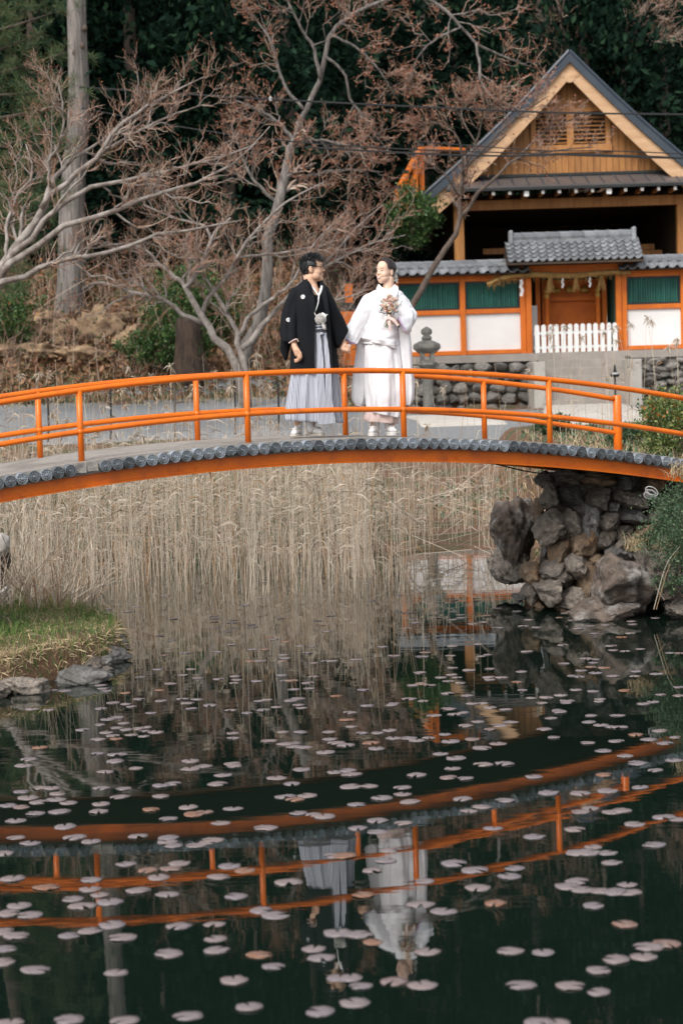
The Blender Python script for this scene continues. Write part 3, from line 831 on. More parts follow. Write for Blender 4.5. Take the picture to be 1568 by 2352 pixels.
# white picket fence closing the gate
pick = thing('picket_fence', ((XG0 + XG1) / 2, DW - 0.3, fz(812)), 'low white picket fence closing the vermilion shrine gate', 'fence')
pz0, pz1 = fz(812), fz(747)
pmb = MB(); hw, th = 0.068, 0.02
prof = [(-hw, 0), (hw, 0), (hw, pz1 - pz0 - 0.05), (hw * .55, pz1 - pz0 - 0.012), (0, pz1 - pz0), (-hw * .55, pz1 - pz0 - 0.012), (-hw, pz1 - pz0 - 0.05)]
pmb.rings([np.array([(a, y, c) for a, c in prof]) for y in (-th, th)])
pme = pmb.mesh('picket'); pme.materials.append(MT['white_paint'])
for k in range(13):
    inst('picket', pme, (fx(1229) + k * (fx(1407) - fx(1229)) / 12, DW - 0.36, pz0), pick, (0, R(random.uniform(-1, 1)), 0))
for y in (767, 800):
    mb = MB(); slab(mb, fx(1222), fx(1414), fz(y + 3), fz(y - 3), DW - 0.335, DW - 0.29); mb.build('rail', MT['white_paint'], pick)

# terrace, retaining walls, steps ------------------------------------------
ZT = Z_BOT0
mb = MB(); slab(mb, XL - 0.3, fx(1800), ZT - 0.24, ZT - 0.015, DW - 0.95, DW + 9); tag(mb.build('terrace', MT['step_stone']), kind='structure')
def retaining(xa, xb, z0, z1, D, label, rows, cols, seed):
    root = thing('retaining_wall', ((xa + xb) / 2, D, z0), label, 'wall')
    mb = MB(); slab(mb, xa, xb, z0 - 0.2, z1, D + 0.22, D + 1.2); mb.build('core', MT['wall_stone'], root)
    rs = np.random.default_rng(seed)
    base = []
    for q in range(8):
        t = rock(MB(), (0, 0, 0), (1, 1, 1), 2, 9, 0.16, seed + q).mesh('stone'); t.materials.append(MT['wall_stone']); base.append(t)
    h = (z1 - z0) / rows
    for r_ in range(rows):
        x = xa + rs.uniform(-.2, 0)
        while x < xb:
            w = rs.uniform(0.7, 1.35) * (xb - xa) / cols
            hh = h * rs.uniform(0.85, 1.25)
            inst('stone', base[rs.integers(8)], (x + w / 2, D + rs.uniform(0.05, 0.16), z0 + (r_ + 0.5) * h + rs.uniform(-.04, .04)), root,
                 (rs.uniform(-.3, .3), rs.uniform(-.35, .35), rs.uniform(0, 6)), (max(w, .2) * 0.56, 0.30, hh * 0.60))
            x += w
gzr = 1.25
retaining(XL - 0.4, fx(1206), gzr - 0.1, ZT - 0.22, DW - 0.9, 'mossy field stone retaining wall below the long shrine wall', 5, 11, 300)
retaining(fx(1440), fx(1800), gzr + 0.1, ZT - 0.22, DW - 0.9, 'dark field stone retaining wall right of the shrine steps', 6, 16, 400)
steps = thing('stone_steps', (fx(1316), DW - 2, gzr), 'broad concrete steps with pale square pillars leading to the picket gate', 'steps')
ns = 6
for k in range(ns):
    z0 = gzr - 0.1; z1 = gzr + 0.05 + (ZT - 0.24 - gzr - 0.05) * (k + 1) / ns
    mb = MB(); slab(mb, fx(1226), fx(1420), z0, z1 - 0.004 * (ns - k), DW - 2.6 + k * 0.28, DW - 2.6 + (k + 1) * 0.28 - 0.004); bevel(mb.build('step', MT['step_stone'], steps), 0.01)
for px in (1213, 1424):
    mb = MB(); slab(mb, fx(px) - 0.17, fx(px) + 0.17, gzr - 0.1, ZT - 0.28, DW - 2.9, DW - 0.96); bevel(mb.build('pillar', MT['pillar_stone'], steps), 0.02)
# a small lamp stands before the right pillar
lp = W(1411, 862, DW - 3.3)
lamp = thing('garden_lamp', (lp.x, lp.y, gzr), 'small dark garden spotlight before the right stair pillar', 'lamp')
MB().tube([(lp.x, lp.y, gzr - 0.05), (lp.x, lp.y, lp.z)], 0.025, 8).build('pole', MT['cable'], lamp)
MB().lathe([(0.10, 0), (0.13, 0.05), (0.13, 0.10), (0.05, 0.16), (0.02, 0.35)], 10, (lp.x, lp.y, lp.z - 0.05)).build('head', MT['cable'], lamp)
MB().lathe([(0.10, 0), (0.115, 0.02), (0.09, 0.06)], 10, (lp.x, lp.y - 0.06, lp.z + 0.02)).build('lens', MT['porcelain'], lamp)
# stone lantern
DL = 50.0
lx = W(981, 840, DL).x
def lz(y): return W(981, y, DL).z
gl = gz(lx, DL)
lan = thing('stone_lantern', (lx, DL, gl), 'weathered granite lantern standing beside the white robed woman', 'lantern')
sL = DL / FPX
MB().lathe([(32 * sL, gl - 0.1), (30 * sL, gl + 0.18), (22 * sL, gl + 0.24)], 6, (lx, DL, 0)).build('base', MT['granite'], lan)
MB().lathe([(13 * sL, gl + 0.2), (11.5 * sL, (gl + lz(842)) / 2), (13 * sL, lz(842))], 12, (lx, DL, 0)).build('shaft', MT['granite'], lan)
MB().lathe([(14 * sL, lz(846)), (24 * sL, lz(838)), (22 * sL, lz(832))], 6, (lx, DL, 0)).build('platform', MT['granite'], lan)
mb = MB(); w = 16 * sL; z0, z1 = lz(834), lz(806)
for sx in (-1, 1):
    for sy in (-1, 1):
        slab(mb, lx + sx * w, lx + sx * w * 0.38, z0, z1, DL + sy * w, DL + sy * w * 0.38)
slab(mb, lx - w * .99, lx + w * .99, z0 - .01, z0 + 0.09, DL - w * .99, DL + w * .99); slab(mb, lx - w * .99, lx + w * .99, z1 - 0.07, z1 + .01, DL - w * .99, DL + w * .99)
mb.build('fire_box', MT['granite'], lan)
mb = MB(); a = np.arange(6) * np.pi / 3
mb.lathe([(20 * sL, lz(812)), (33 * sL, lz(800)), (31 * sL, lz(790)), (17 * sL, lz(784)), (8 * sL, lz(781))], 6, (lx, DL, 0)); bevel(mb.build('cap', MT['granite'], lan), 0.03, 2)
MB().lathe([(7 * sL, lz(783)), (12 * sL, lz(779)), (11 * sL, lz(773)), (7 * sL, lz(771)), (13 * sL, lz(765)), (12 * sL, lz(757)), (5 * sL, lz(752)), (0.01, lz(750))], 12, (lx, DL, 0)).build('finial', MT['granite'], lan, True)

# great hall ----------------------------------------------------------------
DH = 68.0
def hx(x): return W(x, 420, DH).x
def hz(y, x=1303): return W(x, y, DH).z
HX = hx(1306)                       # ridge line
HT = W(1303, 128, DH).z             # ridge top
HWID = HX - hx(957)
ZE = hz(455)                        # eave tip height (at the ridge's x)
hall = thing('shrine_hall', (HX, DH + 5, Z_BOT0), 'timber shrine hall with a steep gabled roof rising behind the vermilion wall', 'building')
YB = DH + 13
# curved roof slope: profile from ridge to eave (slightly concave)
def roof_pt(t, sx):
    x = HX + sx * HWID * t
    z = HT + (ZE - HT) * (t + 0.035 * math.sin(math.pi * t) )
    return x, z
tl = np.linspace(0, 1, 12)
for sx in (-1, 1):
    rings = []
    for t in tl:
        x, z = roof_pt(t, sx)
        rings.append(np.array([(x, DH - 0.9, z), (x, YB, z), (x, YB, z - 0.34), (x, DH - 0.9, z - 0.34)]))
    rf = MB().rings(rings).build('roof', MT['metal_roof'], hall)
    for q in range(3):                # raised bands along the verge
        MB().tube([(roof_pt(t, sx)[0], DH - 0.86 + 0.24 * q, roof_pt(t, sx)[1] + 0.03) for t in tl], 0.075, 6).build('roof_band', MT['metal_roof'], rf)
    # verge board
    rings = []
    for t in np.linspace(0.0, 0.985, 14):
        x, z = roof_pt(t, sx)
        th = 0.52 + 0.18 * t
        rings.append(np.array([(x, DH - 0.78, z - 0.34), (x, DH - 0.66, z - 0.34), (x, DH - 0.66, z - 0.34 - th), (x, DH - 0.78, z - 0.34 - th)]))
    MB().rings(rings).build('verge_board', MT['wood_pale'], hall)
# carved pendant under the ridge
mb = MB()
gx_, gz_ = HX, hz(186)
for dx, dz, r_ in ((0, 0.0, .17), (-.22, 0.10, .10), (.22, 0.10, .10), (-.40, .14, .07), (.40, .14, .07)):
    mb.lathe([(r_ * .2, -0.07), (r_, -0.06), (r_, 0.06), (r_ * .2, 0.07)], 14, (gx_ + dx, DH - 0.74, gz_ + dz), Matrix.Rotation(R(90), 3, 'X').to_4x4())
mb.build('pendant', MT['wood_pale'], hall)
# gable boards, each a plank
zg0 = hz(402)
n = 38
for k in range(n):
    x0 = hx(1030) + k * (2 * (HX - hx(1030))) / n; x1 = x0 + 2 * (HX - hx(1030)) / n - 0.016
    xm = (x0 + x1) / 2
    t = min(1, abs(xm - HX) / HWID)
    ztop = roof_pt(t, 1)[1] - 0.45
    segs = [(zg0, ztop)]
    if hx(1228) < xm < hx(1396):
        segs = [(zg0, hz(334)), (hz(256), ztop)]
    for a_, b_ in segs:
        if b_ - a_ > 0.1:
            mb = MB(); slab(mb, x0, x1, a_, b_, DH + 0.0 + random.uniform(0, .012), DH + 0.05); mb.build('plank', MT['wood'], hall)
mb = MB(); 
tri = [(hx(1000), DH + 0.06, zg0), (2 * HX - hx(1000), DH + 0.06, zg0), (HX, DH + 0.06, HT - 0.6)]
mb.rings([np.array(tri), np.array([(p[0], p[1] + 0.08, p[2]) for p in tri])]); 
mb.build('gable_back', MT['wood_dark'], hall)
# louvred window
wnd = MB(); x0, x1, z0, z1 = hx(1226), hx(1397), hz(333), hz(257)
slab(wnd, x0 - .1, x1 + .1, z1 - 0.02, z1 + 0.13, DH - 0.10, DH + 0.04); slab(wnd, x0 - .12, x1 + .12, z0 - 0.26, z0, DH - 0.10, DH + 0.04)
slab(wnd, x0 - .08, x0 + 0.08, z0, z1, DH - 0.09, DH + 0.04); slab(wnd, x1 - 0.08, x1 + .08, z0, z1, DH - 0.09, DH + 0.04); slab(wnd, hx(1303), hx(1318), z0, z1, DH - 0.09, DH + 0.04)
wf = wnd.build('window_frame', MT['wood'], hall)
for (a_, b_) in ((x0 + .08, hx(1303)), (hx(1318), x1 - .08)):
    for k in range(8):
        z = z0 + (k + 0.5) * (z1 - z0) / 8
        mb = MB(); mb.box(((a_ + b_) / 2, DH + 0.0, z), (b_ - a_, 0.085, 0.022), Matrix.Rotation(R(25), 3, 'X')); mb.build('louvre', MT['wood'], wf)
# skirt roof below the gable
zs0, zs1 = hz(403), hz(434)
XA, XB = hx(1036), 2 * HX - hx(1036)
npan = 16
mb = MB()
mb.hexa([(XA - .25, DH - 1.5, zs1 - 0.03), (XB + .25, DH - 1.5, zs1 - 0.03), (XB, DH + 0.02, zs0 - 0.05), (XA, DH + 0.02, zs0 - 0.05)],
        [(XA - .25, DH - 1.5, zs1 + 0.03), (XB + .25, DH - 1.5, zs1 + 0.03), (XB, DH + 0.02, zs0), (XA, DH + 0.02, zs0)])
sk = mb.build('skirt_roof', MT['metal_skirt'], hall)
for k in range(npan + 1):
    x = XA + k * (XB - XA) / npan
    MB().tube([(x, DH - 1.5, zs1 + 0.045), (x, DH, zs0 + 0.015)], 0.022, 4).build('seam', MT['metal_roof'], sk)
mb = MB(); slab(mb, XA - .27, XB + .27, zs1 - 0.12, zs1 - 0.031, DH - 1.52, DH - 1.38); mb.build('eave_edge', MT['black_frame'], sk)
mb = MB(); slab(mb, XA, XB, zs0 - 0.01, zs0 + 0.08, DH - 0.12, DH - 0.02); mb.build('flashing', MT['black_frame'], sk)
# rafters with white-painted ends
for k in range(24):
    x = XA + 0.2 + k * 0.545
    if x > XB: break
    big = (k % 5 == 4)
    r_ = 0.05 if not big else 0.085
    ra = MB(); slab(ra, x - r_, x + r_, zs1 - 0.16 - 2 * r_, zs1 - 0.14, DH - 1.36, DH + 0.4)
    rr_ = ra.build('rafter', MT['wood'], hall)
    ra = MB(); slab(ra, x - r_ * .96, x + r_ * .96, zs1 - 0.16 - 1.9 * r_, zs1 - 0.15, DH - 1.40, DH - 1.362)
    ra.build('white_end', MT['white_paint'], rr_)
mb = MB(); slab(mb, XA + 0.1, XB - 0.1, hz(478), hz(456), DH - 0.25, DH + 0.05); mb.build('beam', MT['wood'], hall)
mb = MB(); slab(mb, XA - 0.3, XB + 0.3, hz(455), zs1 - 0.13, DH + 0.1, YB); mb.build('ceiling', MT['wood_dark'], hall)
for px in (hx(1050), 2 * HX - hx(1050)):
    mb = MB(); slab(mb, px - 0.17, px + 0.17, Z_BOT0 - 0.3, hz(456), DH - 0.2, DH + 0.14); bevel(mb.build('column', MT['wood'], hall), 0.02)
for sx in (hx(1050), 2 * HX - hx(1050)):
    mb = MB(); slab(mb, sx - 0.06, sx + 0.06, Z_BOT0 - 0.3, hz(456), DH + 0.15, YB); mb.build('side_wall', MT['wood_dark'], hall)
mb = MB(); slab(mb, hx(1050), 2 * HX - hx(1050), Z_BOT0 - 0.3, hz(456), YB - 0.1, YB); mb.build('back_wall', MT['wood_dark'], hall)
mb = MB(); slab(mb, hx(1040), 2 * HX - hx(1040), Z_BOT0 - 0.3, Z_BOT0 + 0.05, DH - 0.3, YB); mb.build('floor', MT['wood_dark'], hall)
for px, y in ((1150, 560), (1500, 560), (1518, 575)):   # dim brackets inside
    mb = MB(); mb.box((hx(px), DH + 3, hz(y)), (0.9, 0.2, 0.2)); mb.build('bracket', MT['wood'], hall)

# vermilion stair railing climbing the hill -----------------------------------
stair = thing('stair_railing', tuple(W(912, 470, 66)), 'vermilion stair railing climbing the wooded hill beside the hall roof', 'railing')
rp = [W(912, 440, 66), W(930, 405, 66.4), W(950, 368, 66.8), W(966, 342, 67.2)]
rs_ = spline([tuple(p) for p in rp], 24)
for dz in (0.0, -0.55):
    MB().tube(rs_ + np.array((0, 0, dz)), 0.10, 8).build('rail', MT['vermilion_old'], stair)
MB().tube([rs_[-1], rs_[-1] + np.array((1.5, 1.0, 0.02))], 0.09, 8).build('rail', MT['vermilion_old'], stair)
for k in (0, 8, 16, 23):
    p = rs_[k]
    mb = MB(); mb.box((p[0], p[1], p[2] - 0.62), (0.17, 0.17, 1.5)); po = mb.build('post', MT['vermilion_old'], stair)
    mb = MB(); mb.box((p[0], p[1], p[2] + 0.12), (0.21, 0.21, 0.10)); mb.build('post_cap', MT['black_frame'], po)
torii = thing('vermilion_post', tuple(W(800, 830, 56.2)), 'tall vermilion gate post with dark band glimpsed between the couple', 'post')
mb = MB(); p0, p1 = W(800, 840, 56.2), W(797, 716, 56.2); mb.box((p0 + p1) / 2, (0.42, 0.36, (p1 - p0).z)); mb.build('lower_shaft', MT['vermilion_old'], torii)
mb = MB(); p0, p1 = W(801, 662, 56.2), W(803, 648, 56.2); mb.box((W(801, 712, 56.2) + W(801, 652, 56.2)) / 2, (0.22, 0.2, abs((W(801, 712, 56.2) - W(801, 652, 56.2)).z))); mb.build('upper_shaft', MT['vermilion_old'], torii)
mb = MB(); mb.box(W(797, 704, 56.2), (0.44, 0.38, 0.2)); mb.build('dark_band', MT['black_frame'], torii)
p0 = W(830, 770, 57)
for px, y0, y1 in ((838, 838, 742), (826, 838, 756)):
    mb = MB(); a_, b_ = W(px, y0, 56.6), W(px, y1, 56.6); mb.box((a_ + b_) / 2, (0.2, 0.2, (b_ - a_).z)); mb.build('stay', MT['vermilion_old'], torii)

# overhead cables ---------------------------------------------------------------
def cable(pts, r, label, D=47.0):
    P = spline([tuple(W(x, y, D)) for x, y in pts], 40)
    tag(MB().tube(P, r, 5).build('overhead_cable', MT['cable'], loc=tuple(P[0])), label, 'cable')
cable([(182, 200), (400, 214), (620, 228), (1000, 247), (1300, 259), (1700, 264)], 0.022, 'uppermost black overhead cable crossing the gable and the tree tops')
cable([(182, 247), (420, 292), (640, 322), (900, 341), (1200, 352), (1440, 361), (1700, 366)], 0.016, 'middle overhead cable running from the tree trunk below the gable window')
cable([(700, 338), (950, 352), (1150, 358), (1350, 355), (1700, 368)], 0.022, 'lowest overhead cable sagging across the gable boards', 46.5)
cable([(960, 325), (1100, 336), (1250, 346), (1420, 347), (1700, 360)], 0.014, 'thin overhead cable just above the lowest cable at the gable', 46.2)
for i, (x, y) in enumerate(((184, 244), (621, 226))):
    p = W(x, y, 46.8)
    o = MB().lathe([(0.012, -0.07), (0.04, -0.05), (0.025, -0.02), (0.045, 0.0), (0.02, 0.035), (0.006, 0.06)], 10, p).build('insulator', MT['porcelain'], loc=tuple(p))
    tag(o, 'white porcelain insulator on the tall grey trunk' if i == 0 else 'white porcelain insulator where the cable crosses the dark leaning trunk', 'insulator')
# ------------------------------------------------------------------ trees
def limb_px(pts, D, n=14, wob=0.35, seed=0, dd=0.0):
    """Main limb through picture points (x, y, radius in px) at about depth D."""
    rs = np.random.default_rng(seed)
    q = spline(pts, n)
    ph = rs.uniform(0, 6); am = rs.uniform(0.3, 1.0) * wob
    u = np.linspace(0, 1, n)
    dep = D + am * np.sin(2.2 * u + ph) - am * math.sin(ph) + dd * u
    P = np.array([tuple(W(a[0], a[1], d)) for a, d in zip(q, dep)])
    Rr = np.maximum(q[:, 2] * 0.78, 0.6) * dep / FPX
    return P, Rr

def bare_tree(name, label, D, limbs, levels, bark, base=None, wob=0.6, buds=0, seed=0, bud_size=0.05, group=None, twig='twig', bud_mat='bud'):
    """limbs: lists of (x, y, r px); levels: settings for each order of side branches."""
    global rng
    rng = np.random.default_rng(seed)
    Ls = [limb_px(l, D, 14, wob, seed + i) for i, l in enumerate(limbs)]
    p = Ls[0][0][0]
    root = thing(name, tuple(p), label, 'tree', group)
    tr = MB()
    for P, Rr in Ls:
        P[1:-1] += np.random.default_rng(seed + 5).normal(size=(len(P) - 2, 3)) * Rr[1:-1, None] * 0.35
        tr.tube(P, Rr, 9)
    tr.build('trunk', bark, root, True)
    P = np.stack([l[0] for l in Ls]); Rr = np.stack([l[1] for l in Ls])
    br, tw = MB(), MB()
    ends = []
    for i, lv in enumerate(levels):
        P, Rr = children(P, Rr, **lv)
        tubes_vec(br if i == 0 else tw, P, Rr, 5 if i == 0 else 3)
        ends.append(P)
    tag(br.build('branches', bark, root, True), kind='stuff')
    tag(tw.build('twigs', MT[twig], root), kind='stuff')
    if buds:
        E = np.concatenate([e[:, 1:].reshape(-1, 3) for e in ends[1:]])
        C = E[rng.integers(0, len(E), buds)] + rng.normal(size=(buds, 3)) * 0.012
        Dv = rng.normal(size=(buds, 3)) + np.array((0, 0, 0.5))
        bd = MB(); leaves_vec(bd, C, Dv, rng.uniform(0.5, 1.2, buds) * bud_size, 0.5)
        tag(bd.build('buds', MT[bud_mat], root), kind='stuff')
    return root

maple_lv = [dict(m=9, lo=0.6, hi=1.5, ang=(25, 60), K=6, up=0.12, rk=0.55, rmin=0.010, flat=(1, .8, 1), tmin=.22),
            dict(m=7, lo=0.30, hi=0.75, ang=(25, 65), K=5, up=0.22, rk=0.55, rmin=0.0055, flat=(1, .8, 1)),
            dict(m=5, lo=0.12, hi=0.34, ang=(20, 60), K=3, up=0.30, rk=0.6, rmin=0.0036)]
bare_tree('maple_tree', 'bare pale limbed maple reaching in over the earth bank from the left', 40.0, [
    [(-90, 760, 24), (-40, 690, 19), (10, 615, 16), (55, 540, 13), (100, 475, 11), (120, 425, 8), (135, 395, 7), (175, 360, 5), (220, 330, 4), (300, 285, 2)],
    [(95, 478, 9), (145, 425, 8), (195, 385, 7.5), (230, 350, 7), (270, 295, 6), (320, 255, 5), (380, 220, 3.5), (470, 176, 1.5)],
    [(10, 612, 11), (60, 560, 9), (110, 500, 8), (200, 430, 7), (280, 415, 6), (350, 400, 5), (430, 380, 4), (510, 360, 3), (590, 330, 1.5)],
    [(-10, 650, 12), (50, 590, 10), (140, 525, 9), (235, 495, 8), (310, 460, 7), (380, 440, 6), (435, 425, 5), (490, 400, 4), (555, 360, 3), (620, 290, 1.5)],
    [(-30, 665, 12), (40, 640, 9), (100, 615, 8), (165, 590, 7), (225, 583, 6.5), (300, 565, 6), (350, 540, 5), (450, 525, 4), (560, 505, 2)],
    [(118, 430, 5), (112, 370, 4), (140, 325, 4), (146, 260, 3), (135, 190, 1.5)],
    [(270, 300, 4), (290, 310, 4), (340, 290, 3.5), (400, 262, 3), (470, 240, 1.5)],
    [(20, 600, 6), (15, 520, 5), (40, 450, 4), (75, 400, 3), (60, 330, 1.5)]],
    maple_lv, MT['bark_pale'], buds=2600, seed=21, bud_size=0.05)
bare_tree('maple_tree', 'bare forked maple with pale crooked stems standing behind the groom', 48.0, [
    [(560, 945, 15), (540, 840, 13), (508, 792, 12), (484, 764, 11), (464, 728, 10), (436, 672, 9), (424, 656, 8.5), (444, 640, 8), (464, 600, 7), (484, 556, 6), (492, 532, 4.5), (530, 500, 3)],
    [(424, 656, 7.5), (404, 640, 7), (368, 608, 6), (336, 576, 5), (290, 560, 4), (230, 565, 2)],
    [(464, 728, 7), (468, 700, 6.5), (496, 664, 6), (520, 636, 6), (544, 592, 5.5), (568, 552, 5), (620, 496, 4), (668, 456, 3), (748, 416, 1.5)],
    [(570, 940, 13), (550, 800, 10), (536, 744, 7), (496, 676, 5), (460, 624, 3.5), (430, 570, 2)],
    [(556, 800, 10), (588, 768, 9), (612, 736, 8), (648, 696, 6), (700, 640, 5), (760, 590, 4), (820, 520, 3), (880, 470, 1.5)],
    [(552, 770, 7), (566, 735, 6), (596, 708, 6), (630, 680, 5), (668, 650, 4), (720, 560, 3), (800, 480, 1.5)],
    [(472, 745, 8), (428, 728, 7), (368, 684, 6), (308, 672, 5), (228, 648, 4), (188, 664, 2)],
    [(484, 560, 4.5), (470, 520, 4), (400, 500, 3), (330, 470, 2)],
    [(544, 592, 4), (610, 585, 4), (680, 575, 3), (740, 560, 2)],
    [(700, 640, 4), (770, 600, 4), (850, 560, 3), (930, 540, 1.5)],
    [(648, 696, 4), (700, 700, 4), (770, 690, 3), (840, 668, 1.5)]],
    [dict(m=8, lo=0.7, hi=1.7, ang=(25, 60), K=6, up=0.16, rk=0.55, rmin=0.010, flat=(1, .8, 1), tmin=.3),
     dict(m=6, lo=0.35, hi=0.85, ang=(25, 65), K=5, up=0.24, rk=0.55, rmin=0.0065, flat=(1, .8, 1)),
     dict(m=6, lo=0.14, hi=0.40, ang=(20, 60), K=3, up=0.30, rk=0.6, rmin=0.0042)],
    MT['bark_pale'], buds=4500, seed=33, bud_size=0.065)
bare_tree('tall_budding_tree', 'tall leaning grey tree with red budding twigs over the couple', 54.0, [
    [(540, 930, 26), (566, 816, 23), (588, 756, 19), (612, 656, 17), (620, 556, 16), (632, 496, 15), (652, 428, 14), (664, 376, 13), (672, 320, 12), (688, 280, 11)],
    [(686, 285, 9), (715, 230, 8), (735, 180, 7.5), (746, 130, 7), (765, 70, 6.5), (800, 40, 6), (850, 14, 5.5), (910, -6, 5), (980, -4, 5)],
    [(965, -8, 5.5), (999, 5, 5.5), (1034, 35, 5), (1069, 70, 4.5), (1094, 100, 4), (1130, 118, 3), (1180, 140, 2.4), (1224, 155, 1.2)],
    [(1092, 98, 4), (1100, 140, 4), (1106, 190, 3.5), (1134, 225, 3), (1184, 250, 1.4)],
    [(735, 180, 6), (720, 110, 5), (690, 60, 4), (660, 0, 3), (640, -40, 2)],
    [(700, 255, 5), (650, 190, 4.5), (630, 110, 3.5), (600, 60, 2.5), (560, 10, 1.2)],
    [(746, 130, 4.5), (789, 165, 4), (804, 225, 4), (829, 260, 3.5), (854, 300, 3), (905, 328, 1.2)],
    [(760, 80, 4), (820, 110, 3.5), (870, 160, 3), (905, 220, 1.3)],
    [(672, 320, 6), (640, 280, 5), (600, 255, 4), (540, 230, 2)],
    [(668, 340, 6), (720, 320, 4.5), (780, 330, 3.5), (850, 350, 1.4)],
    [(652, 428, 6), (720, 400, 5), (800, 390, 4), (880, 395, 1.6)],
    [(640, 470, 6), (590, 420, 4.5), (560, 370, 3), (540, 310, 1.5)],
    [(1060, 62, 3.5), (1000, 90, 3), (960, 130, 2), (940, 180, 1.2)],
    [(800, 40, 4), (780, 0, 3), (770, -50, 2)]],
    [dict(m=8, lo=0.7, hi=1.8, ang=(25, 65), K=6, up=0.02, rk=0.5, rmin=0.011, tmin=.25),
     dict(m=6, lo=0.3, hi=0.85, ang=(25, 65), K=5, up=0.1, rk=0.55, rmin=0.0075),
     dict(m=4, lo=0.12, hi=0.36, ang=(20, 60), K=3, up=0.15, rk=0.6, rmin=0.0055)],
    MT['bark_grey'], buds=7000, seed=45, bud_size=0.085)
bare_tree('slender_maple', 'slender bare maple with a slanting trunk in front of the shrine hall', 53.0, [
    [(900, 905, 12), (925, 760, 11), (949, 695, 10), (984, 635, 9), (1009, 585, 8.5), (1044, 540, 8), (1056, 500, 7.5), (1054, 450, 6), (1064, 405, 5), (1069, 380, 4), (1129, 340, 2.5), (1160, 310, 1.5)],
    [(1056, 500, 6.5), (1079, 475, 6), (1094, 445, 5.5), (1134, 410, 4.5), (1179, 370, 4), (1214, 355, 3.2), (1284, 345, 2.4), (1360, 338, 1.2)],
    [(1064, 405, 4), (1060, 350, 3.5), (1045, 310, 3), (1010, 285, 2), (975, 280, 1.2)],
    [(1069, 385, 3.5), (1095, 320, 3), (1110, 270, 2.4), (1150, 230, 1.4)],
    [(1100, 355, 3), (1150, 300, 2.5), (1200, 260, 2), (1260, 220, 1.2)],
    [(1150, 395, 2.5), (1220, 330, 2.2), (1270, 290, 1.8), (1330, 270, 1)],
    [(1054, 450, 3), (1020, 400, 2.4), (980, 370, 1.4)],
    [(1094, 330, 2.5), (1060, 270, 2), (1070, 225, 1.2)]],
    [dict(m=11, lo=0.5, hi=1.2, ang=(25, 60), K=6, up=0.12, rk=0.55, rmin=0.009, tmin=.45),
     dict(m=5, lo=0.25, hi=0.6, ang=(25, 65), K=5, up=0.16, rk=0.55, rmin=0.0055),
     dict(m=4, lo=0.12, hi=0.32, ang=(20, 60), K=3, up=0.2, rk=0.6, rmin=0.0042)],
    MT['bark_brown'], buds=2600, seed=57, bud_size=0.08)
bare_tree('dim_bare_tree', 'dim brown leafless tree in the dark wood above the hall roof', 84.0, [
    [(1290, 420, 9), (1300, 250, 8), (1310, 150, 7), (1290, 60, 5), (1270, -40, 3)],
    [(1420, 420, 9), (1430, 200, 8), (1440, 120, 6), (1470, 40, 4), (1500, -40, 2)],
    [(1440, 130, 4), (1500, 100, 3), (1570, 70, 2)], [(1435, 170, 4), (1380, 110, 3), (1330, 60, 1.5)]],
    [dict(m=9, lo=1.5, hi=3.5, ang=(25, 60), K=6, up=0.12, rk=0.5, rmin=0.018, tmin=.3),
     dict(m=6, lo=0.7, hi=1.8, ang=(25, 65), K=5, up=0.16, rk=0.55, rmin=0.012),
     dict(m=4, lo=0.3, hi=0.8, ang=(20, 60), K=3, up=0.2, rk=0.6, rmin=0.008)],
    MT['bark_brown'], seed=61)
rng = np.random.default_rng(5)

# tall grey conifer trunk, its crown far above the picture -----------------------
DT = 58.0
P = spline([(158, 760, 36), (160, 690, 33), (163, 620, 31), (164, 520, 30), (168, 420, 28), (178, 300, 25), (181, 200, 24), (178, 100, 22), (176, 0, 21), (175, -200, 19), (176, -500, 16), (178, -850, 12), (178, -1100, 8)], 60)
tall = thing('tall_conifer', tuple(W(160, 720, DT)), 'tall straight conifer trunk with grey furrowed bark on the left bank', 'tree')
rings = []
for k, (x, y, r) in enumerate(P):
    c = W(x, y, DT); a = np.arange(20) * 2 * np.pi / 20
    rr = r * DT / FPX * (1 + 0.05 * np.sin(5 * a + 0.06 * k) + 0.03 * np.sin(9 * a + 1 - 0.1 * k) + (0.25 * np.maximum(0, 1 - k / 5)) * np.cos(3 * a))
    rings.append(np.stack([c.x + rr * np.cos(a), c.y + rr * np.sin(a), np.full(20, c.z)], 1))
MB().rings(rings).build('trunk', MT['bark_grey'], tall, True)
for x, y in ((188, 105), (172, 122), (195, 65)):
    c = W(x, y, DT - 0.22)
    MB().ball(c, (0.08, 0.07, 0.10), 8, 6).build('knot', MT['bark_brown'], tall, True)
N = 9000
top = W(178, -800, DT)
h = rng.uniform(0, 1, N); th = rng.uniform(0, 6.283, N); rad = (1 - h) * 2.6 * np.sqrt(rng.uniform(0.1, 1, N)) + 0.1
C = np.stack([top.x + rad * np.cos(th), top.y + rad * np.sin(th), top.z - 2.5 + h * 8], 1)
mb = MB(); leaves_vec(mb, C, rng.normal(size=(N, 3)), rng.uniform(.2, .4, N), 0.35)
tag(mb.build('crown', MT['forest_leaf'], tall), kind='stuff')

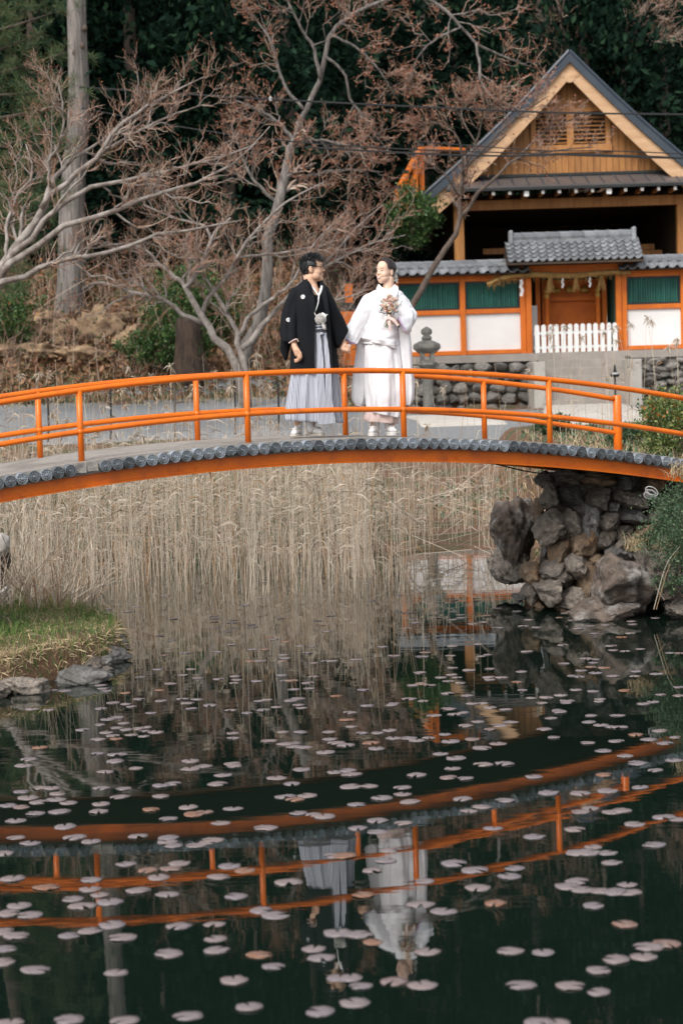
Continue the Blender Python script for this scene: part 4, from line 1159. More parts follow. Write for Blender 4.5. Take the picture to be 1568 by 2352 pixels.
# pine at the left edge -------------------------------------------------------------
DPI = 46.0
pine = thing('pine_tree', tuple(W(-95, 760, DPI)), 'long needled green pine at the left edge in front of the grey trunk', 'tree')
tr = MB(); tr.tube(spline([tuple(W(x, y, DPI + .8)) for x, y in ((-95, 760), (-80, 500), (-95, 250), (-70, 0), (-60, -300))], 20), np.linspace(0.28, 0.12, 20), 10)
tuft = []
for (x0, y0, x1, y1) in ((-80, 60, 120, 30), (-80, 160, 150, 120), (-85, 190, 90, 210), (-85, 260, 170, 230), (-85, 330, 110, 300), (-85, 400, 180, 330), (-80, 420, 90, 430), (-85, 520, 150, 460),
                         (-80, 560, 70, 560), (-80, 30, 60, -40), (-80, -60, 110, -110), (-80, 110, 60, 90), (-85, 470, 40, 500), (-85, 620, 60, 640)):
    p = spline([tuple(W(x0, y0 + 25, DPI + .6)), tuple(W((x0 + x1) / 2, (y0 + y1) / 2 + 18, DPI + random.uniform(-.6, .6))), tuple(W(x1, y1, DPI + random.uniform(-1, 1)))], 12)
    tr.tube(p, np.linspace(0.06, 0.015, 12), 5)
    for q in range(34):
        k = random.randint(3, 11)
        tuft.append(p[k] + rng.normal(size=3) * (0.36, 0.5, 0.22) + np.array((0, 0, .08)))
tr.build('trunk', MT['bark_brown'], pine, True)
tuft = np.array(tuft)
n_ = 46
C = np.repeat(tuft, n_, 0) + rng.normal(size=(len(tuft) * n_, 3)) * 0.02
Dv = rng.normal(size=C.shape) + np.array((0, 0, 0.55))
mb = MB(); leaves_vec(mb, C, Dv, rng.uniform(.16, .30, len(C)), 0.045)
tag(mb.build('needles', MT['pine'], pine), kind='stuff')

# evergreen wood on the hillside -------------------------------------------------------
def crown_mesh(seed, h, r, n_clump, per, leaf, shape):
    g = np.random.default_rng(seed)
    C = []
    for _ in range(n_clump):
        u = g.uniform(0, 1)
        rr = r * (math.sin(math.pi * min(1, u ** 0.75 * 0.96 + 0.04)) ** 0.6 if shape else (1 - u) ** 0.75 + 0.08) * math.sqrt(g.uniform(0.25, 1)) * g.uniform(.85, 1.12)
        a = g.uniform(0, 6.283)
        c = np.array((rr * math.cos(a), rr * math.sin(a), u * h))
        C.append(c + g.normal(size=(per, 3)) * g.uniform(.28, .52) * (1, 1, 0.55))
    C = np.concatenate(C)
    mb = MB()
    Dv = nrm(C - np.array((0, 0, h * .4))) + g.normal(size=C.shape) * 0.7 + np.array((0, 0, .25))
    leaves_vec(mb, C, Dv, g.uniform(0.7, 1.3, len(C)) * leaf, 0.5, 0.1)
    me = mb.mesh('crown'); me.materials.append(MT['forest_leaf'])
    return me
crowns = [crown_mesh(1, 10, 3.0, 170, 60, 0.27, 1), crown_mesh(2, 12, 2.9, 180, 60, 0.26, 0), crown_mesh(3, 8.5, 3.4, 170, 60, 0.28, 1), crown_mesh(4, 11, 2.6, 160, 60, 0.25, 1)]
tmb = MB().tube([(0, 0, -1), (0.1, 0, 3), (-0.05, 0.1, 7), (0, 0, 10)], [0.28, 0.22, 0.16, 0.05], 8)
tme = tmb.mesh('trunk', smooth=True); tme.materials.append(MT['bark_brown'])
def forest_tree(x, y, k, sc, rz):
    z = gz(x, y)
    t = thing('evergreen_tree', (x, y, z - 0.2), 'dark broad evergreen tree of the wood covering the hillside', 'tree', 'evergreen trees on the hillside')
    t.rotation_euler = (0, 0, rz); t.scale = (sc, sc, sc * random.uniform(.95, 1.15))
    c = bpy.data.objects.new('crown', crowns[k]); COL.objects.link(c); c.parent = t; c.location = (0, 0, 0.3)
    u = bpy.data.objects.new('trunk', tme); COL.objects.link(u); u.parent = t
random.seed(99)
for (D, x0, x1, st) in ((63.5, -13, -2.0, 3.0), (69, -14, -1.4, 3.2), (76, -16, -0.4, 3.4), (85, -17, 20, 3.7), (95, -20, 22, 4.1), (106, -22, 24, 4.4), (118, -25, 27, 4.8), (132, -28, 30, 5.5)):
    x = x0 + random.uniform(0, 1.5)
    while x < x1:
        forest_tree(x, D + random.uniform(-2.5, 2.5), random.randrange(4), random.uniform(0.9, 1.25) * (1 + (D - 70) * 0.004), random.uniform(0, 6.28))
        x += st * random.uniform(.85, 1.15)

# shrubs -----------------------------------------------------------------------------
def shrub(name, label, x, y, D, wpx, hpx, dep, n, leaf, mat, seed, cat='shrub', extra=None, lw=0.5):
    g = np.random.default_rng(seed)
    c = W(x, y, D); s = D / FPX
    base = W(x, y + hpx / 2, D)
    root = thing(name, tuple(base), label, cat)
    rx, rz_ = wpx * s / 2, hpx * s / 2
    C = []
    ncl = max(24, n // 70)
    for _ in range(ncl):
        d = nrm(g.normal(size=3)) * g.uniform(.3, 1) ** 0.45 * (1 + 0.14 * g.normal())
        C.append(np.array(tuple(c)) + d * (rx, dep, rz_) * 0.92 + g.normal(size=(n // ncl, 3)) * 0.16 * min(rx, rz_))
    C = np.concatenate(C)
    Dv = nrm(C - np.array(tuple(base))) * 0.8 + g.normal(size=C.shape) * 0.7 + np.array((0, 0, .3))
    mb = MB(); leaves_vec(mb, C, Dv, g.uniform(.6, 1.3, len(C)) * leaf, lw, 0.1)
    tag(mb.build('foliage', mat, root), kind='stuff')
    st = MB()
    for _ in range(14):
        e = C[g.integers(len(C))]
        b_ = np.array(tuple(base)) + g.normal(size=3) * (rx * .2, dep * .2, 0)
        st.tube(spline([b_, (b_ + e) / 2 + g.normal(size=3) * 0.08 * rx, e], 7), np.linspace(.012, .004, 7) * max(1, leaf / .05), 5)
    st.build('stems', MT['bark_brown'], root)
    if extra is not None:
        E = C[g.integers(0, len(C), extra)]
        E = E[E[:, 2] > c.z - rz_ * 0.1]
        mb = MB(); leaves_vec(mb, E, g.normal(size=E.shape) + np.array((0, -.3, 1)), g.uniform(.6, 1.3, len(E)) * leaf, lw)
        tag(mb.build('young_leaves', MT['orange_leaf'], root), kind='stuff')
    return root
shrub('evergreen_shrub', 'rounded glossy green shrub on the earth bank behind the forked maple', 436, 712, 55.4, 200, 190, 0.9, 9000, 0.11, MT['shrub'], 11)
shrub('evergreen_shrub', 'dark low shrub hugging the foot of the forked maple', 385, 800, 53.4, 210, 90, 0.6, 5200, 0.11, MT['shrub'], 12)
shrub('evergreen_shrub', 'dark green shrub at the left edge below the maple limb', 20, 730, 55, 130, 160, 0.7, 4500, 0.10, MT['shrub'], 13)
shrub('evergreen_shrub', 'deep green bush beside the eave of the shrine hall', 945, 500, 63, 120, 150, 1.0, 5000, 0.13, MT['shrub'], 14)
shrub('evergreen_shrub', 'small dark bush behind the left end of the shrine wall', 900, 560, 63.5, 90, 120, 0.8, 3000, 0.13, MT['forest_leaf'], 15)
shrub('azalea_bush', 'azalea bush with orange young leaves behind the right end of the railing', 1540, 985, 23.5, 150, 180, 0.5, 5200, 0.050, MT['azalea_light'], 16, extra=420)
shrub('azalea_bush', 'dense small leaved azalea bush hanging over the stone abutment', 1575, 1215, 18.9, 190, 220, 0.45, 9000, 0.030, MT['azalea'], 17)
shrub('azalea_bush', 'sprig of azalea trailing to the water below the dense bush', 1545, 1350, 18.8, 110, 50, 0.2, 900, 0.030, MT['azalea'], 18)
shrub('low_bush', 'low brownish green bush on the bank beyond the bridge end', 1440, 1010, 27.5, 120, 60, 0.4, 2200, 0.055, MT['azalea'], 19)
shrub('low_bush', 'clipped low bush beside the pale path beyond the bridge', 1272, 975, 33, 100, 40, 0.4, 2400, 0.06, MT['azalea'], 20)

# rocks and a log in the earth bank
bank = [(60, 775, 110, 60), (150, 770, 120, 84), (235, 765, 110, 90), (300, 790, 90, 70), (105, 812, 120, 50), (200, 815, 110, 44), (20, 800, 90, 50), (330, 815, 70, 40), (270, 738, 80, 36), (120, 735, 90, 36)]
for i, (x, y, w, h) in enumerate(bank):
    stone_thing('bank_rock', x, y, 56.9 - 0.028 * (y - 735), w, h, 1.0, MT['bank_rock'], 'tan crumbling rock set in the earth bank left of the maple', 'rock', 4, 9, 0.42, 200 + i, group='tan rocks of the earth bank')
stump = thing('tree_stump', tuple(W(438, 860, 53.0)), 'broad weathered brown bole rising into the glossy shrub', 'stump')
rings = []
for k, y in enumerate((885, 850, 815, 780, 735)):
    c = W(440 - k * 2, y, 53.0); a = np.arange(18) * 2 * np.pi / 18
    rr = (50, 38, 31, 27, 25)[k] * 53.0 / FPX * (1 + (0.20 - .03 * k) * np.sin(4 * a + .3) + 0.09 * np.sin(9 * a + .2 * k))
    rings.append(np.stack([c.x + rr * np.cos(a), c.y + rr * np.sin(a) * .8, np.full(18, c.z) + (0.06 if k > 2 else 0.03) * np.sin(3 * a + k) + (0.05 if k > 2 else 0) * np.sin(7 * a)], 1))
MB().rings(rings).build('bole', MT['bark_old'], stump, True)
P = spline([tuple(W(300, 650, 59.6)), tuple(W(340, 668, 59.2)), tuple(W(375, 680, 58.8))], 8)
tag(MB().tube(P, np.array([.12, .14, .14, .13, .13, .12, .11, .1]), 9).build('fallen_log', MT['bark_grey'], smooth=True, loc=tuple(P[0])), 'short grey fallen log lying on the leafy slope above the shrub', 'log')
# ------------------------------------------------------------------ reeds, grass, litter
def blades(mb, B, H, lean, width, K=4, seed=0, droop=0.0):
    """Tapering flat blades from bases B (N,3), heights H, random lean."""
    g = np.random.default_rng(seed)
    N = len(B)
    a = g.uniform(0, 6.283, N)
    d = np.stack([np.cos(a), np.sin(a), np.zeros(N)], 1)
    k = np.linspace(0, 1, K)
    ln = (np.abs(g.normal(size=N)) * lean)[:, None, None]
    P = B[:, None, :] + H[:, None, None] * (np.array((0, 0, 1.0)) * (k - droop * k ** 3)[None, :, None] + ln * (k ** 2)[None, :, None] * d[:, None, :])
    s = np.stack([-np.sin(a), np.cos(a), np.zeros(N)], 1)
    b2 = g.uniform(0, 6.283, N)
    s = np.stack([np.cos(b2), np.sin(b2), np.zeros(N)], 1)
    w = (np.broadcast_to(np.asarray(width, float), (N,))[:, None] * (1 - 0.85 * k ** 1.5)[None])[..., None]
    V = np.stack([P - s[:, None] * w, P + s[:, None] * w], 2).reshape(N, 2 * K, 3)
    F = [(2 * i, 2 * i + 1, 2 * i + 3, 2 * i + 2) for i in range(K - 1)]
    mb.arr(V, F)

def stalks(mb, B, H, lean, r, K=5, seed=0):
    g = np.random.default_rng(seed)
    N = len(B)
    a = g.uniform(0, 6.283, N)
    d = np.stack([np.cos(a), np.sin(a), np.zeros(N)], 1)
    k = np.linspace(0, 1, K)
    l1 = (g.normal(size=N) * lean)[:, None, None]; l2 = (g.normal(size=N) * lean * 0.7)[:, None, None]
    P = B[:, None] + H[:, None, None] * (np.array((0, 0, 1.0)) * k[None, :, None] + d[:, None] * (l1 * k[None, :, None] + l2 * (k ** 2)[None, :, None]))
    Rr = np.broadcast_to(np.asarray(r, float), (N,))[:, None] * np.linspace(1, 0.45, K)[None]
    tubes_vec(mb, P, Rr, 3)
    return P

g = np.random.default_rng(91)
N = 6200
y = 23.6 + 7.7 * g.uniform(0, 1, N) ** 0.72
xw = (g.uniform(-1, 1, N))
x = np.where(xw < 0, xw * (6.2 + 0.1 * (y - 25)), xw * (2.35 + 0.06 * (y - 25)))
cl = np.array([mnoise.noise(Vector((a * 0.9, b * 0.9, 2.0))) for a, b in zip(x, y)])
keep = (cl > -0.22 - 0.25 * (y > 26)) & ~((x > 0.6) & (y < 25.9)) & ~((x > 1.15) & (y < 26.8)) & ~((x > 0.35) & (g.uniform(size=N) < 0.89))
x, y, cl = x[keep], y[keep], cl[keep]
z = np.maximum(ground_z(x, y), WATER) - 0.05
H = np.clip(g.normal(1.02, 0.24, len(x)) + 0.25 * cl, 0.4, 1.7) * np.where(x < -2.2, 1.0, 1.0)
H = np.where(g.uniform(size=len(x)) < 0.05, H + g.uniform(.3, .9, len(x)), H)
rd = MB()
P = stalks(rd, np.stack([x, y, z], 1), H, 0.13, g.uniform(.0026, .0058, len(x)), seed=3)
# broken stalks lying across the stand
nb = 420
xb, yb = g.uniform(-6, 2.0, nb), g.uniform(25.2, 30, nb)
zb = np.maximum(ground_z(xb, yb), WATER) + g.uniform(.1, .8, nb)
aa = g.uniform(0, 6.283, nb); Lb = g.uniform(.5, 1.3, nb)
Pb = np.stack([xb, yb, zb], 1)[:, None] + (np.stack([np.cos(aa), np.sin(aa), g.normal(size=nb) * .35], 1) * Lb[:, None])[:, None] * np.linspace(0, 1, 3)[None, :, None]
tubes_vec(rd, Pb, np.full((nb, 3), 0.004), 3)
ns_ = 330
xs_ = g.uniform(-2.9, 0.75, ns_); ys_ = 20.6 + 3.6 * g.uniform(0, 1, ns_) ** 0.6
stalks(rd, np.stack([xs_, ys_, np.full(ns_, WATER - .05)], 1), g.uniform(.35, 1.15, ns_), .13, g.uniform(.0024, .0042, ns_), 5, 77)
reeds = tag(rd.build('reeds', MT['reed']), 'dense stand of dry straw coloured reeds at the far pond edge under the bridge', 'reeds', kind='stuff')
lf = MB()
i = g.integers(0, len(P), 9000); kk = g.integers(1, 5, 9000)
C = P[i, kk]
Dv = np.stack([g.normal(size=9000), g.normal(size=9000) * .6, g.uniform(-.2, 1.3, 9000)], 1)
leaves_vec(lf, C, Dv, g.uniform(.12, .38, 9000), 0.055, 0.35)
tag(lf.build('leaves', MT['reed'], reeds), kind='stuff')
gl_ = MB()
n = 1500
x = g.uniform(-5.8, 0.6, n); y = g.uniform(26.6, 33, n)
blades(gl_, np.stack([x, y, np.maximum(ground_z(x, y), WATER) - .03], 1), g.uniform(.3, .95, n), 0.4, 0.008, 4, 5)
tag(gl_.build('green_shoots', MT['reed_green'], reeds), kind='stuff')
# tall plumed reeds rising past the railing
n = 230
x = g.uniform(-6.0, 5.6, n); y = g.uniform(25.6, 33.5, n)
okk = ~((x > 0.6) & (y < 27.3)) & ~((x > 0.6) & (x < 2.6) & (g.uniform(size=n) < .6))
x, y = x[okk], y[okk]; n = len(x)
z = np.maximum(ground_z(x, y), WATER)
tp = MB(); Ht = g.uniform(1.5, 2.75, n) - z * 0.55
P2 = stalks(tp, np.stack([x, y, z - .05], 1), Ht, 0.085, 0.0052, 6, 8)
i = np.repeat(np.arange(n), 26); 
sel = g.uniform(size=n) < 0.55
i = i[sel[i]]
t = g.uniform(0, 1, len(i))[:, None]
C = P2[i, -1] * (1 - t * .12) + P2[i, -2] * t * .12
leaves_vec(tp, C, np.stack([g.normal(size=len(i)) * .5, g.normal(size=len(i)) * .5, g.uniform(-1.2, .5, len(i))], 1), g.uniform(.04, .12, len(i)), 0.16, 0.3)
i = np.repeat(np.arange(n), 3); kk = g.integers(1, 4, len(i))
leaves_vec(tp, P2[i, kk], np.stack([g.normal(size=len(i)), g.normal(size=len(i)) * .5, g.uniform(.1, 1.5, len(i))], 1), g.uniform(.15, .4, len(i)), 0.04, 0.4)
tag(tp.build('plumed_reeds', MT['reed']), 'scattered tall plumed reeds standing up behind the bridge railing', 'reeds', kind='stuff')

# far verge: mixed herbs between reeds and gravel, and at the foot of the hill
vg = MB(); n = 5200
x = g.uniform(-9, 9, n); y = np.where(g.uniform(size=n) < .45, g.uniform(31, 37.5, n), g.uniform(49.5, 53.5, n))
kp = ~((x > 1.2) & (y > 45)); x, y = x[kp], y[kp]; n = len(x)
blades(vg, np.stack([x, y, ground_z(x, y) - .02], 1), g.uniform(.1, .42, n) * np.where((x > .4) & (y < 40), .35, 1), 0.6, 0.012, 4, 14)
tag(vg.build('dry_verge_grass', MT['grass_dry']), 'dry verge grass along the gravel path behind the bridge', 'grass', kind='stuff')
vg = MB(); n = 3600
x = g.uniform(-9, 9, n); y = np.where(g.uniform(size=n) < .5, g.uniform(31, 37, n), g.uniform(50, 53.5, n))
kp = ~((x > 1.2) & (y > 45)); x, y = x[kp], y[kp]; n = len(x)
C = np.stack([x, y, ground_z(x, y) + g.uniform(0, .25, n) * np.where((x > .4) & (y < 40), .3, 1)], 1)
leaves_vec(vg, C, g.normal(size=(n, 3)) + np.array((0, 0, .8)), g.uniform(.06, .16, n), .5)
tag(vg.build('green_ground_cover', MT['azalea']), 'low green ground cover along the gravel path', 'ground cover', kind='stuff')

# leaf litter on the hill
n = 26000
x = g.uniform(-12.5, 1.0, n); y = 51 + 11 * g.uniform(0, 1, n)
C = np.stack([x, y, ground_z(x, y) + 0.02 + np.abs(g.normal(size=n)) * .09], 1)
mb = MB(); leaves_vec(mb, C, g.normal(size=(n, 3)) * (1, 1, .4) + np.array((0, -.2, .15)), g.uniform(.09, .24, n), 0.6)
MT['litter'] = leafy('leaf_litter', (0.17, 0.085, 0.045), (0.30, 0.175, 0.10), (0.09, 0.085, 0.035), 0.9, 0.1)
tag(mb.build('leaf_litter', MT['litter']), 'reddish brown leaf litter over the hillside behind the trees', 'leaf litter', kind='stuff')
# brushy undergrowth of thin bare stems
n = 520
x = g.uniform(-11, 0.9, n); y = g.uniform(52.5, 62, n)
B = np.stack([x, y, ground_z(x, y) - .05], 1)
mb = MB()
Pu = stalks(mb, B, g.uniform(.5, 1.9, n), 0.35, g.uniform(.008, .016, n), 5, 18)
Pc, Rc = children(Pu, np.full(Pu.shape[:2], .009), 5, .25, .8, K=4, up=.3, rmin=.006)
tubes_vec(mb, Pc, Rc, 3)
tag(mb.build('brushwood', MT['twig']), 'thin leafless brushwood growing on the slope behind the trees', 'brushwood', kind='stuff')
n = 3600
i = g.integers(0, len(Pc), n)
mb = MB(); leaves_vec(mb, Pc[i, g.integers(0, 4, n)], g.normal(size=(n, 3)) + np.array((0, 0, .4)), g.uniform(.06, .15, n), .5)
MT['under_leaf'] = leafy('undergrowth_leaf', (0.022, 0.06, 0.024), (0.07, 0.10, 0.035), (0.36, 0.15, 0.045), .6, .15)
tag(mb.build('undergrowth', MT['under_leaf']), 'green and russet undergrowth leaves on the slope behind the couple', 'undergrowth', kind='stuff')

# grass of the left bank
n = 60000
x = g.uniform(-4.2, -1.7, n); y = g.uniform(15.0, 20.8, n)
sd = poly_sd(x, y, LEFT_BANK)
kp = sd > -0.03
x, y, sd = x[kp], y[kp], sd[kp]
zz = ground_z(x, y)
patch = np.array([mnoise.noise(Vector((a * 1.3, b * 1.1, 5.0))) for a, b in zip(x, y)])
grn = (patch + 0.75 * sstep(15.3, 17.2, y) - 0.35 * sstep(0.5, 0.05, sd) > 0.02 + 0.4 * g.normal(size=len(x)))
B = np.stack([x, y, zz - .02], 1)
dry = B[~grn][:21000]; gr = B[grn][:14000]
mb = MB(); blades(mb, dry, g.uniform(.04, .13, len(dry)), 1.5, .0045, 4, 23, 0.3)
kq = (sd < 0.9)
Cq = np.stack([x[kq], y[kq], zz[kq] + np.abs(g.normal(size=kq.sum())) * .012], 1)[:6000]
leaves_vec(mb, Cq, g.normal(size=Cq.shape) * (1, 1, .35) + np.array((.1, -.5, -.1)), g.uniform(.05, .13, len(Cq)), .10, .1)
tag(mb.build('dry_grass', MT['grass_dry']), 'matted dry straw grass on the edge of the left bank', 'grass', kind='stuff')
mb = MB(); hg = g.uniform(.03, .11, len(gr)) * np.where(g.uniform(size=len(gr)) < .12, 1.7, 1)
blades(mb, gr, hg, 0.45, .0042, 4, 24)
tag(mb.build('green_grass', MT['grass_green']), 'fresh green grass growing on the left bank', 'grass', kind='stuff')
# dry stems at the left bridge foot
n = 260
x = g.uniform(-3.8, -2.75, n); y = g.uniform(19.0, 23.0, n)
B = np.stack([x, y, np.maximum(ground_z(x, y), WATER) - .02], 1)
mb = MB(); stalks(mb, B, g.uniform(.3, 1.1, n), .3, .0045, 5, 31)
blades(mb, np.repeat(B, 3, 0), g.uniform(.2, .6, 3 * n), 1.0, .007, 4, 32, .3)
tag(mb.build('dry_stems', MT['reed']), 'tangled dry stems around the pale stones at the left bridge foot', 'stems', kind='stuff')
# grass on the right bank behind the bridge and at the abutment
n = 9000
x = g.uniform(2.2, 8.5, n); y = g.uniform(21, 35, n)
kp = poly_sd(x, y, RIGHT_BANK) > 0.15
x, y = x[kp], y[kp]; n = len(x)
B = np.stack([x, y, ground_z(x, y) - .02], 1)
hf = n * 3 // 5
mb = MB(); blades(mb, B[:hf], g.uniform(.06, .22, hf), .8, .007, 4, 41)
tag(mb.build('dry_grass', MT['grass_dry']), 'dry grass on the right bank beyond the bridge', 'grass', kind='stuff')
mb = MB(); leaves_vec(mb, B[hf:] + np.array((0, 0, .08)), g.normal(size=(n - hf, 3)) + np.array((0, 0, .8)), g.uniform(.05, .13, n - hf), .45)
tag(mb.build('weeds', MT['azalea']), 'low green weeds among the dry grass on the right bank', 'weeds', kind='stuff')
for (px, py, D, nn, lb) in ((1462, 1262, 19.25, 130, 'straw coloured grass tuft between the stones beside the azalea'), (1558, 1092, 18.8, 60, 'wisps of dry grass hanging over the tile end of the bridge')):
    c = W(px, py, D)
    mb = MB(); B = np.array(tuple(c)) + g.normal(size=(nn, 3)) * (.05, .04, .015)
    blades(mb, B, g.uniform(.10, .24, nn), .9, .003, 5, nn, .35)
    tag(mb.build('grass_tuft', MT['grass_dry'], loc=tuple(c)), lb, 'grass', kind='stuff')
c = W(1545, 1300, 18.75)
mb = MB()
for k in range(2):
    e = W(1500 + k * 6, 1400, 18.7)
    mb.tube(spline([tuple(W(1560 - 5 * k, 1255 + 12 * k, 18.7)), tuple(W(1528 + 4 * k, 1300 + 10 * k, 18.65)), tuple(e)], 10), .0038, 5)
tag(mb.build('trailing_stems', MT['reed'], loc=tuple(c)), 'bent dry stems trailing from the azalea into the water', 'stems', kind='stuff')
# black stakes along the gravel
for i, (px, y0, y1) in enumerate(((112, 905, 1010), (255, 872, 1004), (402, 882, 1000), (540, 876, 992), (640, 880, 990))):
    D = 36.5
    p0, p1 = W(px, y1 + 6, D), W(px - 2, y0, D)
    o = MB().tube([p0, (p0 + p1) / 2 + Vector((.01, 0, 0)), p1], .018, 6).build('stake', MT['cable'], loc=tuple(p0))
    tag(o, 'thin black stake at the gravel path behind the railing', 'stake', 'black stakes along the gravel path')
# ------------------------------------------------------------------ lily pads
ZA = [(985,8),(990,20),(985,35),(1070,28),(1065,40),(1000,60),(1155,48),(1160,60),(1080,65),(1045,80),(800,22),(1290,20),(1460,30),(1470,50),(1500,78),(1520,8),(735,100),(790,120),(1240,105),(1260,115),(1310,125),(1065,140),(1380,145),(1430,148),(1160,162),(1215,162),(760,188),(850,178),(1000,172),(1300,185),(1410,178),(1310,200),(1150,213),(1195,213),(1290,215),(1440,222),(1500,215),(1530,215),(725,252),(880,252),(840,278),(1005,297),(910,293),(1080,285),(1090,300),(1075,315),(1180,308),(1295,280),(1310,305),(1340,305),(1440,288),(1415,316),(785,318),(735,347),(645,288),(1350,345),(1420,342),(465,325),(475,340),(490,352),(575,360),(640,390),(520,407),(580,412),(605,425),(740,398),(840,390),(905,390),(862,408),(965,418),(880,434),(1060,440),(695,452),(1190,400),(1225,392),(1210,438),(1270,425),(1135,455),(1335,398),(1370,388),(1370,418),(1385,430),(1545,376),(465,432),(150,435),(225,440),(245,350),(300,350),(495,482),(540,474),(380,530),(570,502),(460,508),(535,522),(490,543),(520,558),(535,572),(580,530),(635,525),(670,518),(605,553),(665,536),(715,542),(660,560),(450,575),(1070,547),(1072,570),(1300,540),(1380,542),(1510,540),(1235,583),(1315,597),(1350,592),(1345,607),(1395,610),(1515,575),(1545,590),(1495,635),(185,613),(450,640),(540,643),(530,675),(135,665),(110,695),(485,725),(625,708),(875,675),(875,712),(935,696),(1065,685),(1075,698),(1025,738),(1000,778),(1385,712),(1270,752),(1340,778),(1535,725),(100,815),(185,797),(240,800),(130,842),(265,825),(260,850),(315,865),(180,862),(100,885),(40,878),(165,915),(275,907),(467,798),(570,800),(550,838),(465,873),(455,907),(740,788),(795,778),(740,837),(695,898),(865,887),(890,918),(940,908),(1070,892),(1310,838),(1355,850),(1410,832),(1370,915),(1440,920),(1490,930)]
ZB = [(805,300),(815,258),(880,265),(930,268),(715,285),(860,338),(895,374),(835,368),(1030,308),(1000,328),(1060,342),(1105,330),(1190,330),(1210,362),(1330,345),(1335,360),(1440,330),(1085,380),(1140,368),(1160,403),(1285,418),(1325,400),(1015,455),(1235,458),(1370,472),(1300,482),(1245,478),(1505,490),(1550,492),(510,460),(630,450),(550,330),(545,315),(600,357),(650,348),(510,338),(340,352),(325,335),(300,378),(720,375),(670,320),(440,330),(240,505),(370,508),(385,488),(500,503),(670,500),(640,505),(850,485),(190,462),(70,522),(1020,540),(1120,515),(1155,522),(1155,537),(1145,555),(1205,558),(1100,572),(1165,583),(1060,596),(1090,600),(1245,598),(1350,575),(1345,597),(1445,587),(680,564),(585,571),(510,560),(825,576),(360,582),(505,592),(530,603),(455,603),(490,620),(545,628),(675,603),(680,615),(735,605),(805,625),(325,640),(365,632),(405,640),(830,662),(485,678),(575,688),(100,662),(310,702),(375,712),(240,722),(230,730),(118,733),(870,697),(940,695),(1005,685),(920,720),(1035,710),(1030,720),(1075,660),(1155,667),(1300,663),(1185,703),(1180,713),(1465,683),(1550,648),(1550,687),(1385,725),(1430,716),(600,725),(645,722),(490,748),(560,765),(520,773),(680,742),(755,752),(995,755),(1000,763),(425,778),(625,807),(775,808),(725,824),(570,826),(680,843),(960,790),(1145,780),(1135,808),(1265,778),(1190,822),(1235,830),(1275,833),(45,830),(25,800),(40,765),(930,840),(975,880),(475,865),(95,860),(165,858),(220,848),(600,887),(500,898),(240,882),(310,882),(345,893),(400,882),(135,905),(160,930),(718,908),(643,928),(1130,905),(1350,868),(1260,895),(1410,888),(1460,848),(1530,878),(1485,905),(1200,940),(1300,965),(1355,997),(1525,983),(455,955),(525,975),(650,1003),(748,1000),(510,1022),(30,1030),(45,1048),(345,1053),(490,1063),(570,1068),(882,1060),(1205,1050),(1440,1030),(45,1105),(130,1103),(280,1108),(280,1140),(185,1158),(315,1175),(70,1188),(950,1135),(1095,1135),(555,1162),(750,1170),(585,1217),(645,1200),(1095,1220),(1140,1205),(1240,1222),(1285,1215),(1480,1245),(1220,1125),(1370,1110),(20,915)]
ZC = [(75,133),(775,125),(1015,143),(1220,167),(300,160),(345,208),(420,228),(635,205),(75,210),(140,237),(20,283),(775,212),(770,232),(800,250),(900,245),(950,232),(980,222),(580,333),(680,360),(785,355),(825,328),(730,392),(1055,342),(1125,362),(1005,390),(60,400),(420,405),(215,440),(415,448),(635,455),(770,470),(460,475),(335,492),(505,508),(380,525),(90,522),(40,560),(140,567),(1325,418),(1085,480),(1200,545),(1265,568),(515,612),(820,617),(985,608),(320,660),(415,638),(565,670),(15,645),(75,663),(990,675),(995,730),(775,745),(15,722),(10,785),(165,817),(535,833),(1190,750),(1255,802),(1075,868),(1440,722),(1475,762),(1145,990),(1470,1010),(865,1030),(320,1050),(575,1050),(50,1060),(1540,292),(1555,650),(1560,855)]
ZD = [(165,133),(285,145),(165,183),(75,168),(695,167),(885,207),(1070,172),(1345,150),(1470,118),(1540,125),(1435,243),(15,295),(220,270),(205,318),(140,363),(515,330),(610,360),(795,350),(770,388),(380,410),(625,440),(1155,255),(1085,280),(1130,280),(1220,280),(1240,325),(1080,410),(1040,435),(1110,450),(1190,455),(1255,460),(1320,462),(1310,428),(1155,525),(100,475),(365,517),(470,548),(705,513),(80,655),(145,690),(1300,610),(1410,712),(1490,700),(1385,758),(1260,772),(395,735),(775,732),(925,737),(1180,822),(240,872),(370,888),(90,893),(45,855),(825,887),(1050,893),(1180,920),(60,968),(905,1060),(990,1062)]
g = np.random.default_rng(123)
pads = []
for L, ox, oy in ((ZA, 0, 1411.2), (ZB, 784, 1254.4), (ZC, 0, 1818.9), (ZD, 784, 1818.9)):
    pads += [(ox + a * .5, oy + b_ * .5) for a, b_ in L]
for _ in range(22):      # thinly spread small far pads among the reed stems
    pads.append((g.uniform(60, 1130), g.uniform(1310, 1420)))
